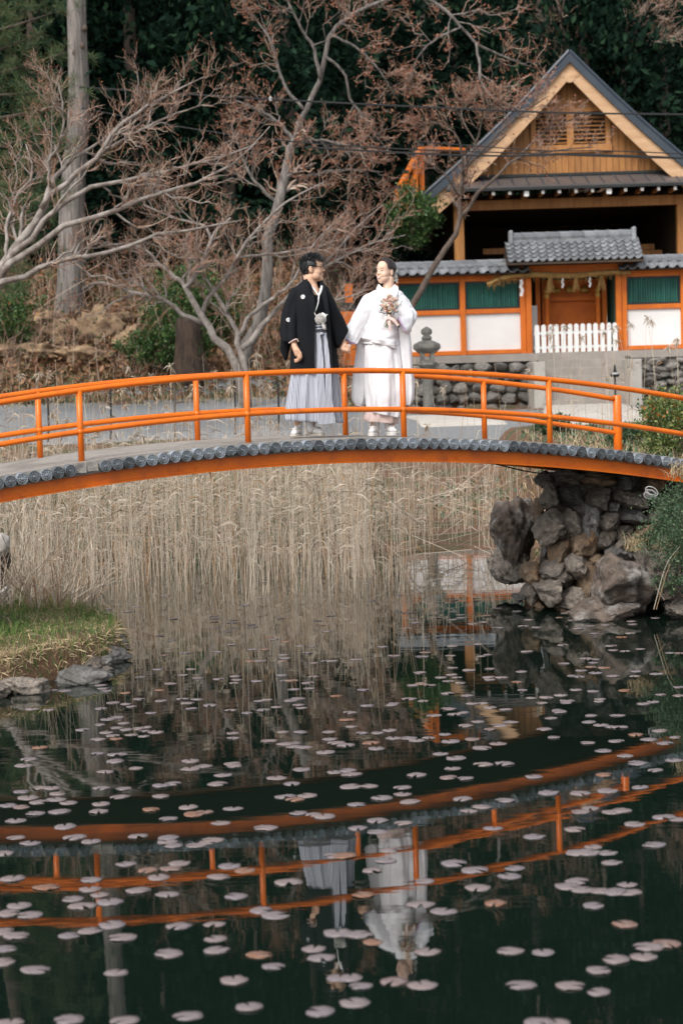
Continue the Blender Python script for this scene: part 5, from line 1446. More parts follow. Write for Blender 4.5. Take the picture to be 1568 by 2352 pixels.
def pad_mesh(seed):
    q = np.random.default_rng(seed)
    n = 26
    notch = q.uniform(.12, .30)
    a = np.linspace(notch, 2 * np.pi - notch, n)
    r = 1 + 0.05 * np.sin(2 * a + q.uniform(0, 6)) + 0.03 * np.sin(5 * a + q.uniform(0, 6)) + 0.015 * q.normal(size=n)
    zz = 0.012 + 0.04 * np.sin(3 * a + q.uniform(0, 6)) * q.uniform(.2, 1) + 0.025 * q.normal(size=n)
    v = [(0, 0, 0.02)] + [(0.55 * r[i] * math.cos(a[i]), 0.55 * r[i] * math.sin(a[i]), 0.035) for i in range(n)] + [(r[i] * math.cos(a[i]), r[i] * math.sin(a[i]), max(zz[i], 0.0)) for i in range(n)]
    v += [(p[0] * 0.99, p[1] * 0.99, p[2] - 0.05) for p in v[1 + n:]]
    f = [(0, 1 + i, 2 + i) for i in range(n - 1)]
    f += [(1 + i, 1 + n + i, 2 + n + i, 2 + i) for i in range(n - 1)]
    f += [(1 + n + i, 1 + 2 * n + i, 2 + 2 * n + i, 2 + n + i) for i in range(n - 1)]
    return np.array(v), f
def pad_mat(name, island):
    m, nt, b = new_mat(name)
    if island:
        rnd = nt.nodes.new('ShaderNodeNewGeometry').outputs['Random Per Island']
    else:
        rnd = nt.nodes.new('ShaderNodeObjectInfo').outputs['Random']
    c = mix_rgb(nt, ramp(nt, rnd, 0.0, 0.75), (0.20, 0.155, 0.145), (0.165, 0.14, 0.15))  # sky gloss is painted into the pads' pale pinkish base
    c = mix_rgb(nt, ramp(nt, rnd, 0.86, 0.93), c, (0.20, 0.09, 0.045))
    c = mix_rgb(nt, ramp(nt, noise_node(nt, 9 if island else 2.2, 4, .6), .45, .75), c, (0.245, 0.21, 0.195))
    c = mix_rgb(nt, ramp(nt, noise_node(nt, 14 if island else 3.4, 4, .6), .60, .72), c, (0.12, 0.07, 0.066))
    nt.links.new(c, b.inputs['Base Color'])
    b.inputs['Roughness'].default_value = 0.42
    b.inputs['Specular IOR Level'].default_value = 0.5
    bump(nt, b, noise_node(nt, 30 if island else 4, 3, .5), .25, .01)
    return m
MT['pad'] = pad_mat('lily_pad', False); MT['pad_far'] = pad_mat('lily_pad_far', True)
PV = [pad_mesh(500 + k) for k in range(7)]
PM = []
for v, f in PV:
    me = bpy.data.meshes.new('lily_pad'); me.from_pydata(v.tolist(), [], f); me.materials.append(MT['pad'])
    me.polygons.foreach_set('use_smooth', np.ones(len(me.polygons), bool)); PM.append(me)
pads.sort(key=lambda p: -p[1])
far = MB()
for i, (px, py) in enumerate(pads):
    p = WZ(px, py, WATER)
    if p.y > 25.5: continue
    r = g.uniform(.044, .062) * (0.9 if py < 1700 else 1.04)
    rz = g.uniform(0, 6.28); k = int(g.integers(7))
    if i < 300:
        o = inst('lily_pad', PM[k], (p.x, p.y, WATER + 0.0006 + 0.0012 * (i % 4)), None, (R(g.uniform(-1.2, 1.2)), R(g.uniform(-1.2, 1.2)), rz), (r * g.uniform(.92, 1.08), r, r))
        tag(o, 'round pinkish grey lily pad with a notch floating on the dark pond', 'lily pad', 'lily pads floating on the pond')
    else:
        v, f = PV[k]
        c_, s_ = math.cos(rz), math.sin(rz)
        q = v @ np.array(((c_, s_, 0), (-s_, c_, 0), (0, 0, 1))) * r
        far.add(q + np.array((p.x, p.y, WATER + 0.0006 + 0.0012 * (i % 4))), f)
tag(far.build('small_lily_pads', MT['pad_far'], smooth=True), 'thin far scatter of small lily pads below the reeds', 'lily pads', kind='stuff')
# ------------------------------------------------------------------ the couple
from mathutils.bvhtree import BVHTree
def fabric(name, c1, c2, scale, rough=0.8, bmp=0.2, bscale=60, sheen=0.0, spec=0.3, lo=.35, hi=.65):
    m = surf(name, c1, c2, scale, rough, bmp, bscale, spec=spec, lo=lo, hi=hi, dist=0.004)
    b = m.node_tree.nodes['Principled BSDF']
    b.inputs['Sheen Weight'].default_value = sheen
    return m
MT['black_silk'] = fabric('black_silk', (0.0055, 0.006, 0.008), (0.008, 0.009, 0.011), 4, .8, .15, 90, 0, .15)
MT['white_silk'] = fabric('white_damask', (0.80, 0.79, 0.805), (0.765, 0.752, 0.772), 55, .45, .3, 50, .1, .4, .46, .54)
MT['white_cotton'] = fabric('white_cotton', (0.80, 0.79, 0.78), (0.74, 0.73, 0.73), 10, .85, .2, 60)
MT['pink_lining'] = fabric('pale_pink_lining', (0.72, 0.565, 0.52), (0.66, 0.50, 0.46), 9, .7, .15, 50)
MT['lilac_lining'] = fabric('lilac_lining', (0.42, 0.30, 0.46), (0.36, 0.25, 0.40), 9, .7, .1, 50)
MT['skin'] = fabric('skin', (0.62, 0.385, 0.265), (0.58, 0.35, 0.235), 8, .5, .05, 60)
MT['skin_fair'] = fabric('fair_skin', (0.72, 0.49, 0.375), (0.68, 0.445, 0.33), 8, .48, .05, 60)
for k in ('skin', 'skin_fair'):
    b = MT[k].node_tree.nodes['Principled BSDF']
    b.inputs['Subsurface Weight'].default_value = 0.12
    b.inputs['Subsurface Radius'].default_value = (0.01, 0.004, 0.002)
    b.inputs['Subsurface Scale'].default_value = 0.5
MT['hair_black'] = fabric('black_hair', (0.008, 0.009, 0.010), (0.018, 0.019, 0.020), 30, .5, .5, 120, 0, .5)
MT['hair_fade'] = fabric('cropped_hair', (0.10, 0.068, 0.05), (0.05, 0.036, 0.03), 60, .8, .4, 200)
MT['hair_brown'] = surf('dark_brown_hair', (0.010, 0.0065, 0.0055), (0.030, 0.017, 0.013), 40, .45, .4, 90, stretch=(1, 1, .25), spec=.5)
MT['dark'] = surf('dark_line', (0.02, 0.014, 0.012), (0.03, 0.02, 0.016), 4, .5, 0)
MT['lip'] = surf('rose_lip', (0.66, 0.36, 0.31), (0.60, 0.32, 0.27), 4, .4, 0)
MT['teeth'] = surf('teeth', (0.75, 0.72, 0.68), (0.7, 0.67, 0.63), 4, .4, 0)
MT['fluff'] = leafy('white_fluff', (0.66, 0.63, 0.59), (0.80, 0.78, 0.75), None, .9, .2)
m, nt, b = new_mat('striped_hakama')
uvn = nt.nodes.new('ShaderNodeUVMap'); sep = nt.nodes.new('ShaderNodeSeparateXYZ')
nt.links.new(uvn.outputs[0], sep.inputs[0])
mu = nt.nodes.new('ShaderNodeMath'); mu.operation = 'MULTIPLY'; mu.inputs[1].default_value = 140
nt.links.new(sep.outputs[0], mu.inputs[0])
frc = nt.nodes.new('ShaderNodeMath'); frc.operation = 'FRACT'; nt.links.new(mu.outputs[0], frc.inputs[0])
st = ramp(nt, frc.outputs[0], 0.40, 0.48)
nt.links.new(mix_rgb(nt, st, (0.05, 0.062, 0.11), (0.58, 0.60, 0.65)), b.inputs['Base Color'])
b.inputs['Roughness'].default_value = .6
MT['hakama'] = m

def secloft(mb, secs, D, n=44, sub=7, e=0.9, fold=None, wr=None, cap=True, opening=False):
    """Cloth lofted through sections. A section runs between two picture points and has a half thickness in depth:
    (x1, y1, x2, y2, half thickness, depth offset[, opening left x, opening right x])."""
    A = spline(secs, (len(secs) - 1) * sub + 1)
    rings, uvs = [], []
    for k, q in enumerate(A):
        p1, p2 = np.array(tuple(W(q[0], q[1], D + q[5]))), np.array(tuple(W(q[2], q[3], D + q[5])))
        c, h = (p1 + p2) / 2, (p2 - p1) / 2
        if opening:
            ca = np.clip((q[6] - (q[0] + q[2]) / 2) / ((q[2] - q[0]) / 2), -.98, .98)
            cb = np.clip((q[7] - (q[0] + q[2]) / 2) / ((q[2] - q[0]) / 2), -.98, .98)
            th = np.linspace(-math.acos(cb), 2 * np.pi - math.acos(ca), n + 1)
        else:
            th = np.linspace(0, 2 * np.pi, n + 1) + np.pi / 2
        C, S = np.cos(th), np.sin(th)
        Ce, Se = np.sign(C) * np.abs(C) ** e, np.sign(S) * np.abs(S) ** e
        hu = h / max(np.linalg.norm(h), 1e-6)
        p = c + Ce[:, None] * h + Se[:, None] * np.array((0, q[4], 0))
        out = nrm(C[:, None] * hu * q[4] + S[:, None] * np.array((0, 1, 0)) * np.linalg.norm(h))
        s = k / (len(A) - 1)
        d = np.zeros(n + 1)
        if fold is not None:
            amp, kf, ph, pw = fold
            d += amp * s ** pw * (np.sin(kf * th + ph + 0.6 * np.sin(3 * s + th)) + 0.4 * np.sin(2.3 * kf * th + 1.7 * ph))
        if wr is not None:
            wa, wf = wr[0], wr[1]
            stz = wr[2] if len(wr) > 2 else (1, 1, .35)
            d += wa * np.array([mnoise.fractal(Vector((a[0] * wf * stz[0], a[1] * wf * stz[1], a[2] * wf * stz[2] + 3.1)), 1.0, 2.0, 3) for a in p])
        if not opening:
            d[-1] = d[0]
        rings.append(p + out * d[:, None])
        uvs.append(np.stack([np.linspace(0, 1, n + 1), np.full(n + 1, s)], 1))
    K, m_ = len(rings), n + 1
    f = [(k * m_ + i, k * m_ + i + 1, (k + 1) * m_ + i + 1, (k + 1) * m_ + i) for k in range(K - 1) for i in range(n)]
    if cap and not opening:
        f.append(tuple(range(n - 1, -1, -1))); f.append(tuple((K - 1) * m_ + i for i in range(n)))
    return mb.add(np.concatenate(rings), f, np.concatenate(uvs))

def ribbon(mb, pts, wpx, th, D, sub=6):
    """A flat band through picture points (x, y, depth offset); wpx wide in the picture, th thick."""
    A = spline(pts, (len(pts) - 1) * sub + 1)
    d2 = np.gradient(A[:, :2], axis=0); d2 = nrm(d2)
    nx_ = np.stack([-d2[:, 1], d2[:, 0]], 1)
    rings = []
    wl_ = np.broadcast_to(np.asarray(wpx, float), (len(A),)) if np.isscalar(wpx) else np.interp(np.linspace(0, 1, len(A)), np.linspace(0, 1, len(wpx)), wpx)
    for a, q, w in zip(A, nx_, wl_):
        l, r_ = a[:2] + q * w / 2, a[:2] - q * w / 2
        l_, r__ = np.array(tuple(W(l[0], l[1], D + a[2]))), np.array(tuple(W(r_[0], r_[1], D + a[2])))
        o_ = np.array((0, th / 2, 0))
        rings.append(np.stack([l_ - o_, r__ - o_, r__ + o_, l_ + o_]))
    return mb.rings(rings)

def remesh(mb, name, voxel, mat, parent, it=4):
    me = mb.mesh('tmp'); o = bpy.data.objects.new('tmp', me); COL.objects.link(o)
    r_ = o.modifiers.new('r', 'REMESH'); r_.mode = 'VOXEL'; r_.voxel_size = voxel; r_.use_smooth_shade = True
    s_ = o.modifiers.new('s', 'SMOOTH'); s_.factor = .5; s_.iterations = it
    dg = bpy.context.evaluated_depsgraph_get()
    new = bpy.data.meshes.new_from_object(o.evaluated_get(dg))
    bpy.data.objects.remove(o); bpy.data.meshes.remove(me)
    new.name = name
    new.transform(Matrix.Translation(-parent_world(parent)))
    new.materials.clear(); new.materials.append(mat)
    new.polygons.foreach_set('use_smooth', np.ones(len(new.polygons), bool))
    ob = bpy.data.objects.new(name, new); COL.objects.link(ob); ob.parent = parent
    return ob

def bvh_of(o):
    off = parent_world(o)
    return BVHTree.FromPolygons([v.co + off for v in o.data.vertices], [tuple(p.vertices) for p in o.data.polygons])

def hit_px(bv, x, y):
    c = Vector((0, 0, CAM_H)); d = (W(x, y, 20) - c).normalized()
    loc, nor, _, _ = bv.ray_cast(c, d)
    return loc, nor

class Head:
    def __init__(s, O, fwd, k=1.0):
        s.O = Vector(O); s.f = Vector(fwd).normalized(); s.u = Vector((0, 0, 1)); s.s = s.u.cross(s.f).normalized(); s.k = k
        s.u = s.f.cross(s.s)
        s.M = Matrix((s.f, s.s, s.u)).transposed().to_4x4()
    def p(s, f, sd, u): return s.O + (s.f * f + s.s * sd + s.u * u) * s.k
    def ell(s, mb, c, r, n=14, m=10):
        mb.ball(s.p(*c), tuple(x * s.k for x in r), n, m, s.M)
    def face(s, mb, female):
        E = s.ell
        E(mb, (-.004, 0, .022), (.100, .077, .094)); E(mb, (.028, 0, -.022), (.066, .066, .085))
        if female:
            E(mb, (.052, 0, -.085), (.040, .042, .036)); E(mb, (.060, 0, -.104), (.030, .028, .022))
            for q in (-1, 1): E(mb, (.050, .036 * q, -.040), (.036, .030, .034)); E(mb, (.036, .038 * q, -.074), (.040, .026, .034))
        else:
            E(mb, (.048, 0, -.090), (.046, .052, .038)); E(mb, (.068, 0, -.106), (.034, .034, .026)); E(mb, (.015, 0, -.105), (.055, .05, .03))
            for q in (-1, 1): E(mb, (.044, .040 * q, -.044), (.040, .030, .036)); E(mb, (.026, .048 * q, -.078), (.046, .026, .036))
        E(mb, (.072 if female else .076, 0, .030), (.020, .048, .024 if female else .020))
        mb.capsule(s.p(.082, 0, .012), .009 * s.k, s.p(.100 if female else .106, 0, -.026), (.0105 if female else .0125) * s.k)
        for q in (-1, 1): E(mb, (.096, .012 * q, -.031), (.010, .008, .008), 10, 7)
        E(mb, (.090, 0, -.060), (.013, .026, .008)); E(mb, (.088, 0, -.074), (.013, .022, .008))
        for q in (-1, 1):
            Me = s.M @ Matrix.Rotation(R(12 * q), 4, 'Z')
            mb.ball(s.p(-.012, .079 * q, -.018), (.019 * s.k, .010 * s.k, .033 * s.k), 12, 9, Me)
            mb.ball(s.p(-.004, .080 * q, -.040), (.011 * s.k, .008 * s.k, .012 * s.k), 10, 7, Me)
    def on(s, bv, sd, u):
        o_ = s.p(.3, sd, u); loc, nor, _, _ = bv.ray_cast(o_, -s.f)
        return loc if loc is not None else s.p(.09, sd, u)
    def dab(s, name, bv, sd, u, r, mat, parent, out=0.0, M=None, n=10):
        c = s.on(bv, sd, u) + s.f * out
        mb = MB(); mb.ball(c, r, n, 7, (s.M @ M) if M is not None else s.M)
        return mb.build(name, mat, parent, True)
    def hair_cap(s, keep, grow, sub=4, up=(0, 0, 0)):
        v, f = ico(sub)
        c0 = np.array((-.004, 0, .022)); r_ = np.array((.100, .077, .094)) + grow
        L = v * r_ + c0
        f2 = [q for q in f if all(keep(*L[i]) for i in q)]
        used = sorted({i for q in f2 for i in q}); mp = {a: i for i, a in enumerate(used)}
        P = np.array([tuple(s.p(*L[i])) for i in used])
        return P, [tuple(mp[i] for i in q) for q in f2], L[used]

def px(D):
    return lambda x, y, dd=0.0: W(x, y, D + dd)

# ---- groom ------------------------------------------------------------------
DM = 18.75
Q = px(DM)
zd = 1.762
groom = thing('person', tuple(W(712, 1001, DM)), 'man with glasses in black crested haori and striped hakama standing on the bridge', 'person')
mb = MB()
hd = Head(Q(717, 615), (1, -0.04, 0.0))
hd.face(mb, False)
mb.capsule(Q(711, 640), .060, Q(716, 668), .066); mb.capsule(Q(717, 662, -.02), .055, Q(724, 676, -.05), .050)
mb.capsule(Q(690, 674), .05, Q(742, 674), .05)
mb.capsule(Q(714, 690), .10, Q(722, 760), .095)
for (a, b_, r0, r1) in (((686, 678, 0), (668, 735, .02), .05, .043), ((668, 735, .02), (676, 793, -.15), .042, .027),
                        ((746, 676, 0), (768, 735, .0), .05, .043), ((768, 735, .0), (789, 789, -.02), .042, .027),
                        ((706, 765, 0), (692, 870, 0), .08, .06), ((692, 870, 0), (684, 975, .02), .058, .035), ((736, 765, 0), (728, 870, 0), .08, .06), ((728, 870, 0), (716, 975, .04), .058, .035)):
    mb.capsule(Q(*a), r0, Q(*b_), r1)
# right hand: a loose fist
mb.capsule(Q(677, 797, -.155), .029, Q(684, 812, -.165), .034)
mb.capsule(Q(681, 804, -.175), .026, Q(688, 814, -.18), .026)
for i, (kx, ky, dz) in enumerate(((691, 813, -.19), (689, 817, -.17), (686, 820, -.15), (682, 821, -.133))):
    mb.capsule(Q(kx, ky, dz), .0125, Q(kx + 1.5, ky + 8, dz - .004), .0108)
    mb.capsule(Q(kx + 1.5, ky + 8, dz - .004), .0105, Q(kx - 3.5, ky + 10.5, dz - .012), .0095)
    mb.capsule(Q(kx - 3.5, ky + 10.5, dz - .012), .0095, Q(kx - 4.5, ky + 5, dz - .016), .009)
mb.capsule(Q(684, 803, -.20), .0135, Q(690.5, 812, -.21), .0115); mb.capsule(Q(690.5, 812, -.21), .011, Q(692, 820, -.203), .0095)
# left hand closing on the bride's hand
mb.capsule(Q(789, 789, -.02), .027, Q(792, 797, -.03), .029)
for i in range(4):
    kx, ky, dz = 784.5 + 4.4 * i, 797.5 + 0.9 * i, -.052 - .002 * i
    mb.capsule(Q(kx + 2, ky - 2, dz + .008), .0115, Q(kx, ky + 5, dz - .004), .0105)
    mb.capsule(Q(kx, ky + 5, dz - .004), .0105, Q(kx + 2.6, ky + 10, dz + .008), .0095)
    mb.capsule(Q(kx + 2.6, ky + 10, dz + .008), .0095, Q(kx + 4, ky + 8, dz + .028), .009)
mb.capsule(Q(793, 793, -.05), .0125, Q(800, 799, -.056), .0105); mb.capsule(Q(800, 799, -.056), .0105, Q(803, 805, -.05), .0095)
body = remesh(mb, 'body', .0048, MT['skin'], groom, 3)
bv = bvh_of(body)
# hair: cropped sides, thick textured top
keep = lambda f, s_, u: (u > .060 or f < .048 - .0) and not (f > -.030 and u < .006) and u > -.085 and not (u < .062 and f > .040)
P, f, L = hd.hair_cap(keep, .007)
hair = MB().add(P, f).build('hair', MT['hair_black'], groom, True)
so = hair.modifiers.new('s', 'SOLIDIFY'); so.thickness = .006; so.offset = -1
g = np.random.default_rng(77)
top = L[(L[:, 2] > .055) | ((L[:, 0] < -.045) & (L[:, 2] > -.06))]
i = g.integers(0, len(top), 1500)
loc = top[i] + g.normal(size=(1500, 3)) * .004
nrmv = nrm(loc - np.array((-.004, 0, .022))) * np.array((1, 1, 1.1)) + np.array((.35, 0, .35)) * (loc[:, 2:3] > .05) + g.normal(size=(1500, 3)) * .22
ln = np.where(loc[:, 2] > .055, g.uniform(.014, .030, 1500), g.uniform(.004, .009, 1500)) * np.where(loc[:, 0] > .03, 1.15, 1)
Wd = lambda A: np.array(tuple(hd.O)) + A[:, :1] * np.array(tuple(hd.f)) + A[:, 1:2] * np.array(tuple(hd.s)) + A[:, 2:] * np.array(tuple(hd.u))
p0 = Wd(loc); p1 = Wd(loc + nrm(nrmv) * ln[:, None])
mid = (p0 + p1) / 2 + g.normal(size=p0.shape) * .004
tf = MB(); tubes_vec(tf, np.stack([p0, mid, p1], 1), np.stack([np.full(1500, .0036), np.full(1500, .0028), np.full(1500, .0006)], 1), 3)
tag(tf.build('strands', MT['hair_black'], hair), kind='stuff')
# faded side hair
keep2 = lambda f, s_, u: -.03 < f < .052 and .004 < u < .064 and abs(s_) > .03
P, f, L = hd.hair_cap(keep2, .0035)
sd_ = MB().add(P, f).build('side_hair', MT['hair_fade'], hair, True)
so = sd_.modifiers.new('s', 'SOLIDIFY'); so.thickness = .004; so.offset = -1
# face
for q in (-1, 1):
    hd.dab('eye', bv, .031 * q, -.001, (.004, .013, .0035), MT['dark'], groom)
    hd.dab('eyebrow', bv, .032 * q, .022, (.004, .018, .0035), MT['hair_black'], groom)
hd.dab('mouth', bv, 0, -.066, (.004, .026, .0035), MT['lip'], groom, .001)
hd.dab('teeth', bv, 0, -.0675, (.004, .020, .0022), MT['teeth'], groom, .0022)
gla = MB()
for q in (-1, 1):
    c = hd.p(.106, .034 * q, -.006)
    a = np.linspace(0, 2 * np.pi, 25)
    gla.tube([c + hd.s * (.023 * math.copysign(abs(math.cos(t)) ** .7, math.cos(t))) + hd.u * (.018 * math.copysign(abs(math.sin(t)) ** .7, math.sin(t))) - hd.f * (.006 * (math.cos(t) * q > 0.5)) for t in a], .0013, 5, False)
    gla.tube([hd.p(.100, .058 * q, .004), hd.p(.06, .078 * q, .004), hd.p(0, .086 * q, .002), hd.p(-.02, .084 * q, -.004)], .0021, 5)
gla.tube([hd.p(.108, -.012, -.002), hd.p(.113, 0, 0), hd.p(.108, .012, -.002)], .0014, 5)
gl_o = gla.build('glasses', MT['dark'], groom, True)
# garments
mb = MB(); secloft(mb, [(694, 668, 742, 670, .085, .015), (684, 674, 748, 676, .10, .01), (674, 694, 756, 696, .125, 0), (682, 730, 758, 730, .128, 0), (690, 765, 758, 766, .122, 0)], DM, wr=(.006, 9))
mb.build('kimono', MT['black_silk'], groom, True)
mb = MB(); secloft(mb, [(688, 744, 760, 744, .128, 0), (683, 775, 763, 777, .135, 0), (675, 822, 769, 824, .15, 0), (667, 872, 775, 875, .168, 0), (661, 922, 780, 926, .185, 0), (657, 966, 785, 971, .198, 0)], DM, 132, 8, .95, (.017, 13, .6, .8), (.006, 7))
hk = mb.build('hakama', MT['hakama'], groom, True, True)
# centre pleat panels lie proud of the skirt
for k, (xa, ya, xb, yb, w0, w1) in enumerate(((731, 764, 741, 974, 8, 22), (745, 764, 760, 972, 7, 20))):
    mb = MB(); ribbon(mb, [(xa, ya, -.148), ((xa + xb) / 2, (ya + yb) / 2 - 40, -.178), ((xa + xb) / 2 + 2, (ya + yb) / 2 + 40, -.196), (xb, yb, -.212)], [w0, (w0 + w1) / 2, w1], .014, DM)
    uvv = np.concatenate(mb.v); 
    mb.uv = [np.stack([(uvv[:, 0] * 0.62) % 1.0, uvv[:, 2]], 1)]
    mb.build('pleat', MT['hakama'], hk, False, True)
# waist ties
m2 = surf('striped_tie', (0.05, 0.06, 0.10), (0.62, 0.63, 0.66), 3, .7, 0, stretch=(1, 1, 42), lo=.46, hi=.54); MT['tie'] = m2
ti = MB(); ribbon(ti, [(716, 750, -.125), (735, 751, -.147), (757, 750, -.128)], 15, .016, DM); tie = ti.build('waist_tie', MT['tie'], groom)
ti = MB(); ti.ball(Q(737, 755, -.162), (.038, .018, .022), 12, 8); ti.ball(Q(739, 767, -.165), (.018, .014, .018), 10, 7); ti.build('knot', MT['tie'], tie, True)
# haori jacket: open in front
jb = MB(); secloft(jb, [(702, 640, 736, 646, .078, .01, 706, 735), (684, 655, 746, 656, .11, 0, 711, 738), (672, 667, 754, 666, .135, 0, 714, 742), (670, 700, 760, 700, .158, 0, 719, 748), (674, 745, 766, 745, .162, 0, 720, 753), (669, 800, 770, 801, .172, 0, 721, 757), (664, 857, 776, 858, .182, 0, 722, 762)], DM, 60, 8, .9, (.008, 5, .4, 1), (.010, 7), False, True)
jk = jb.build('haori', MT['black_silk'], groom, True)
so = jk.modifiers.new('s', 'SOLIDIFY'); so.thickness = .008; so.offset = 0
for pts, w in (([(697, 636, .04), (701, 646, -.04), (709, 660, -.105), (716, 690, -.155), (719, 730, -.172), (719, 780, -.182), (720, 857, -.192)], [9, 12, 15, 13, 9, 7, 6]),
               ([(737, 645, -.02), (741, 660, -.10), (747, 690, -.150), (753, 735, -.165), (757, 790, -.178), (763, 857, -.185)], [8, 12, 11, 9, 7, 6])):
    mb = MB(); ribbon(mb, pts, w, .012, DM); mb.build('collar', MT['black_silk'], jk)
mb = MB(); ribbon(mb, [(697, 633, .02), (704, 643, -.045), (714, 655, -.085), (724, 668, -.12), (731, 678, -.145)], [2, 2.4, 2.6, 2.6, 2.2], .008, DM)
ribbon(mb, [(739, 656, -.09), (736, 668, -.13), (732, 680, -.148), (731, 692, -.153), (728, 704, -.153), (723, 717, -.15)], [4.5, 5, 3, 2, 1.8, 1.8], .008, DM); mb.build('white_collar', MT['white_cotton'], groom)
# sleeves
sl = MB(); secloft(sl, [(672, 660, 704, 668, .09, 0), (660, 680, 699, 690, .10, 0), (649, 708, 692, 714, .10, -.005), (644, 744, 687, 744, .092, -.045), (645, 770, 686, 773, .078, -.09), (650, 786, 686, 780, .06, -.12)], DM, 44, 7, .85, (.010, 5, 1.0, .7), (.012, 8))
sleeve = sl.build('sleeve', MT['black_silk'], groom, True)
sl = MB(); secloft(sl, [(647, 764, 674, 768, .065, .02), (645, 784, 668, 790, .05, .03), (644, 803, 664, 806, .042, .04), (651, 822, 661, 822, .03, .045), (655, 829, 658, 828, .015, .05)], DM, 36, 6, .8, None, (.006, 9)); sl.build('sleeve_pouch', MT['black_silk'], sleeve, True)
mb = MB(); ribbon(mb, [(663, 788, -.14), (669, 784, -.165), (676, 780, -.18), (682, 779, -.18), (685, 785, -.17)], 2.4, .03, DM); mb.build('cuff_lining', MT['pink_lining'], sleeve)
sl = MB(); secloft(sl, [(728, 700, 752, 660, .10, 0), (746, 728, 768, 688, .095, 0), (760, 765, 784, 722, .085, 0), (770, 796, 797, 752, .065, -.01), (780, 797, 799, 762, .05, -.015)], DM, 44, 7, .85, (.008, 5, .2, .7), (.012, 8)); sl.build('sleeve', MT['black_silk'], groom, True)
# crests
jbv = [bvh_of(jk), bvh_of(sleeve)]
for x, y, r_, w_ in ((696, 682, 5.0, .8), (757, 680, 5.0, .75), (662, 735, 5.0, .85)):
    best = None
    for b_ in jbv:
        l, n_ = hit_px(b_, x, y)
        if l is not None and (best is None or l.y < best[0].y): best = (l, n_)
    l, n_ = best
    if n_.y > 0: n_ = -n_
    Mq = n_.to_track_quat('Z', 'Y').to_matrix().to_4x4()
    rr = r_ * DM / FPX
    cr = MB(); cr.lathe([(rr, -.002), (rr, .0065), (rr * .86, .0075)], 18, l, Mq); co = cr.build('crest', MT['white_cotton'], jk)
    ring = [l + Mq.to_3x3() @ Vector((math.cos(t) * rr * .55, math.sin(t) * rr * .55, .0075)) for t in np.linspace(0, 2 * np.pi, 19)]
    MB().tube(ring, rr * .07, 5, False).build('crest_ring', MT['black_silk'], co)
    MB().tube([l + Mq.to_3x3() @ Vector((-rr * .3, rr * .1, .0075)), l + Mq.to_3x3() @ Vector((rr * .3, rr * .1, .0075))], rr * .06, 5).build('crest_bar', MT['black_silk'], co)
# white pompom cord
c = Q(736, 733, -.22)
pb = MB(); pb.ball(c, .040, 14, 10)
n = 1800
d = nrm(g.normal(size=(n, 3)))
leaves_vec(pb, np.array(tuple(c)) + d * .034, d + g.normal(size=(n, 3)) * .3, g.uniform(.014, .026, n), .16)
pom = pb.build('pompom', MT['fluff'], groom)
pb = MB(); pb.tube(spline([tuple(Q(738, 728, -.215)), tuple(Q(741, 742, -.235)), tuple(Q(746, 757, -.225))], 8), [.011, .013, .014, .014, .014, .015, .017, .012], 8); pb.build('tassel', MT['fluff'], pom, True)
for q in ((740, 718), (743, 719), (746, 721)):
    pb = MB(); ribbon(pb, [(q[0], q[1], -.20), (q[0] + 1, q[1] + 8, -.225)], 3.4, .006, DM, 3); pb.build('fan_slat', MT['white_paper'] if 'white_paper' in MT else MT['paper'], pom)
pb = MB(); pb.tube(spline([tuple(Q(722, 717, -.17)), tuple(Q(725, 724, -.19)), tuple(Q(733, 728, -.2))], 8), .0035, 6); pb.tube(spline([tuple(Q(752, 722, -.18)), tuple(Q(746, 727, -.2)), tuple(Q(738, 729, -.2))], 8), .0035, 6); pb.build('cord', MT['fluff'], pom)

# feet: socks and sandals
def foot(parent, D, heel, toe, w, dd0, dd1, sole_h, mat_sole, sock='white_cotton'):
    """heel, toe: picture points of the sole's ends."""
    a, b_ = W(heel[0], heel[1], D + dd0), W(toe[0], toe[1], D + dd1)
    a.z = b_.z = parent_world(parent).z + .002
    dr = (b_ - a).normalized(); L = (b_ - a).length; sd = Vector((-dr.y, dr.x, 0))
    th = np.linspace(0, 2 * np.pi, 25)[:-1]
    rings = []
    for z, s_ in ((0, .97), (.004, 1), (sole_h - .004, 1), (sole_h, .96)):
        rings.append(np.array([tuple((a + b_) / 2 + dr * (L / 2 * s_ * math.copysign(abs(math.cos(t)) ** .75, math.cos(t))) + sd * (w / 2 * s_ * math.copysign(abs(math.sin(t)) ** .75, math.sin(t)) * (1 + .08 * math.cos(t))) + Vector((0, 0, z))) for t in th]))
    so_ = MB().rings(rings).build('sandal', mat_sole, parent)
    mb = MB(); up = Vector((0, 0, sole_h))
    mb.capsule(a + dr * L * .18 + up + Vector((0, 0, .035)), .038, a + dr * L * .55 + up + Vector((0, 0, .030)), .038)
    mb.capsule(a + dr * L * .5 + up + Vector((0, 0, .030)), .038, a + dr * L * .82 + up + Vector((0, 0, .018)), .028)
    mb.capsule(a + dr * L * .80 + sd * .014 + up + Vector((0, 0, .016)), .018, a + dr * L * .93 + sd * .018 + up + Vector((0, 0, .015)), .014)
    mb.capsule(a + dr * L * .78 - sd * .014 + up + Vector((0, 0, .016)), .018, a + dr * L * .90 - sd * .016 + up + Vector((0, 0, .014)), .013)
    mb.capsule(a + dr * L * .20 + up + Vector((0, 0, .04)), .040, a + dr * L * .20 + up + Vector((0, 0, .15)), .043)
    remesh(mb, 'sock', .006, MT[sock], parent, 3)
    st_ = MB()
    for q in (-1, 1):
        st_.tube(spline([tuple(b_ - dr * L * .14 + up + Vector((0, 0, .035))), tuple(b_ - dr * L * .38 + sd * q * .032 + up + Vector((0, 0, .055))), tuple(b_ - dr * L * .62 + sd * q * (w / 2 - .004) + up)], 8), .0065, 6)
    st_.build('strap', mat_sole, so_, True)
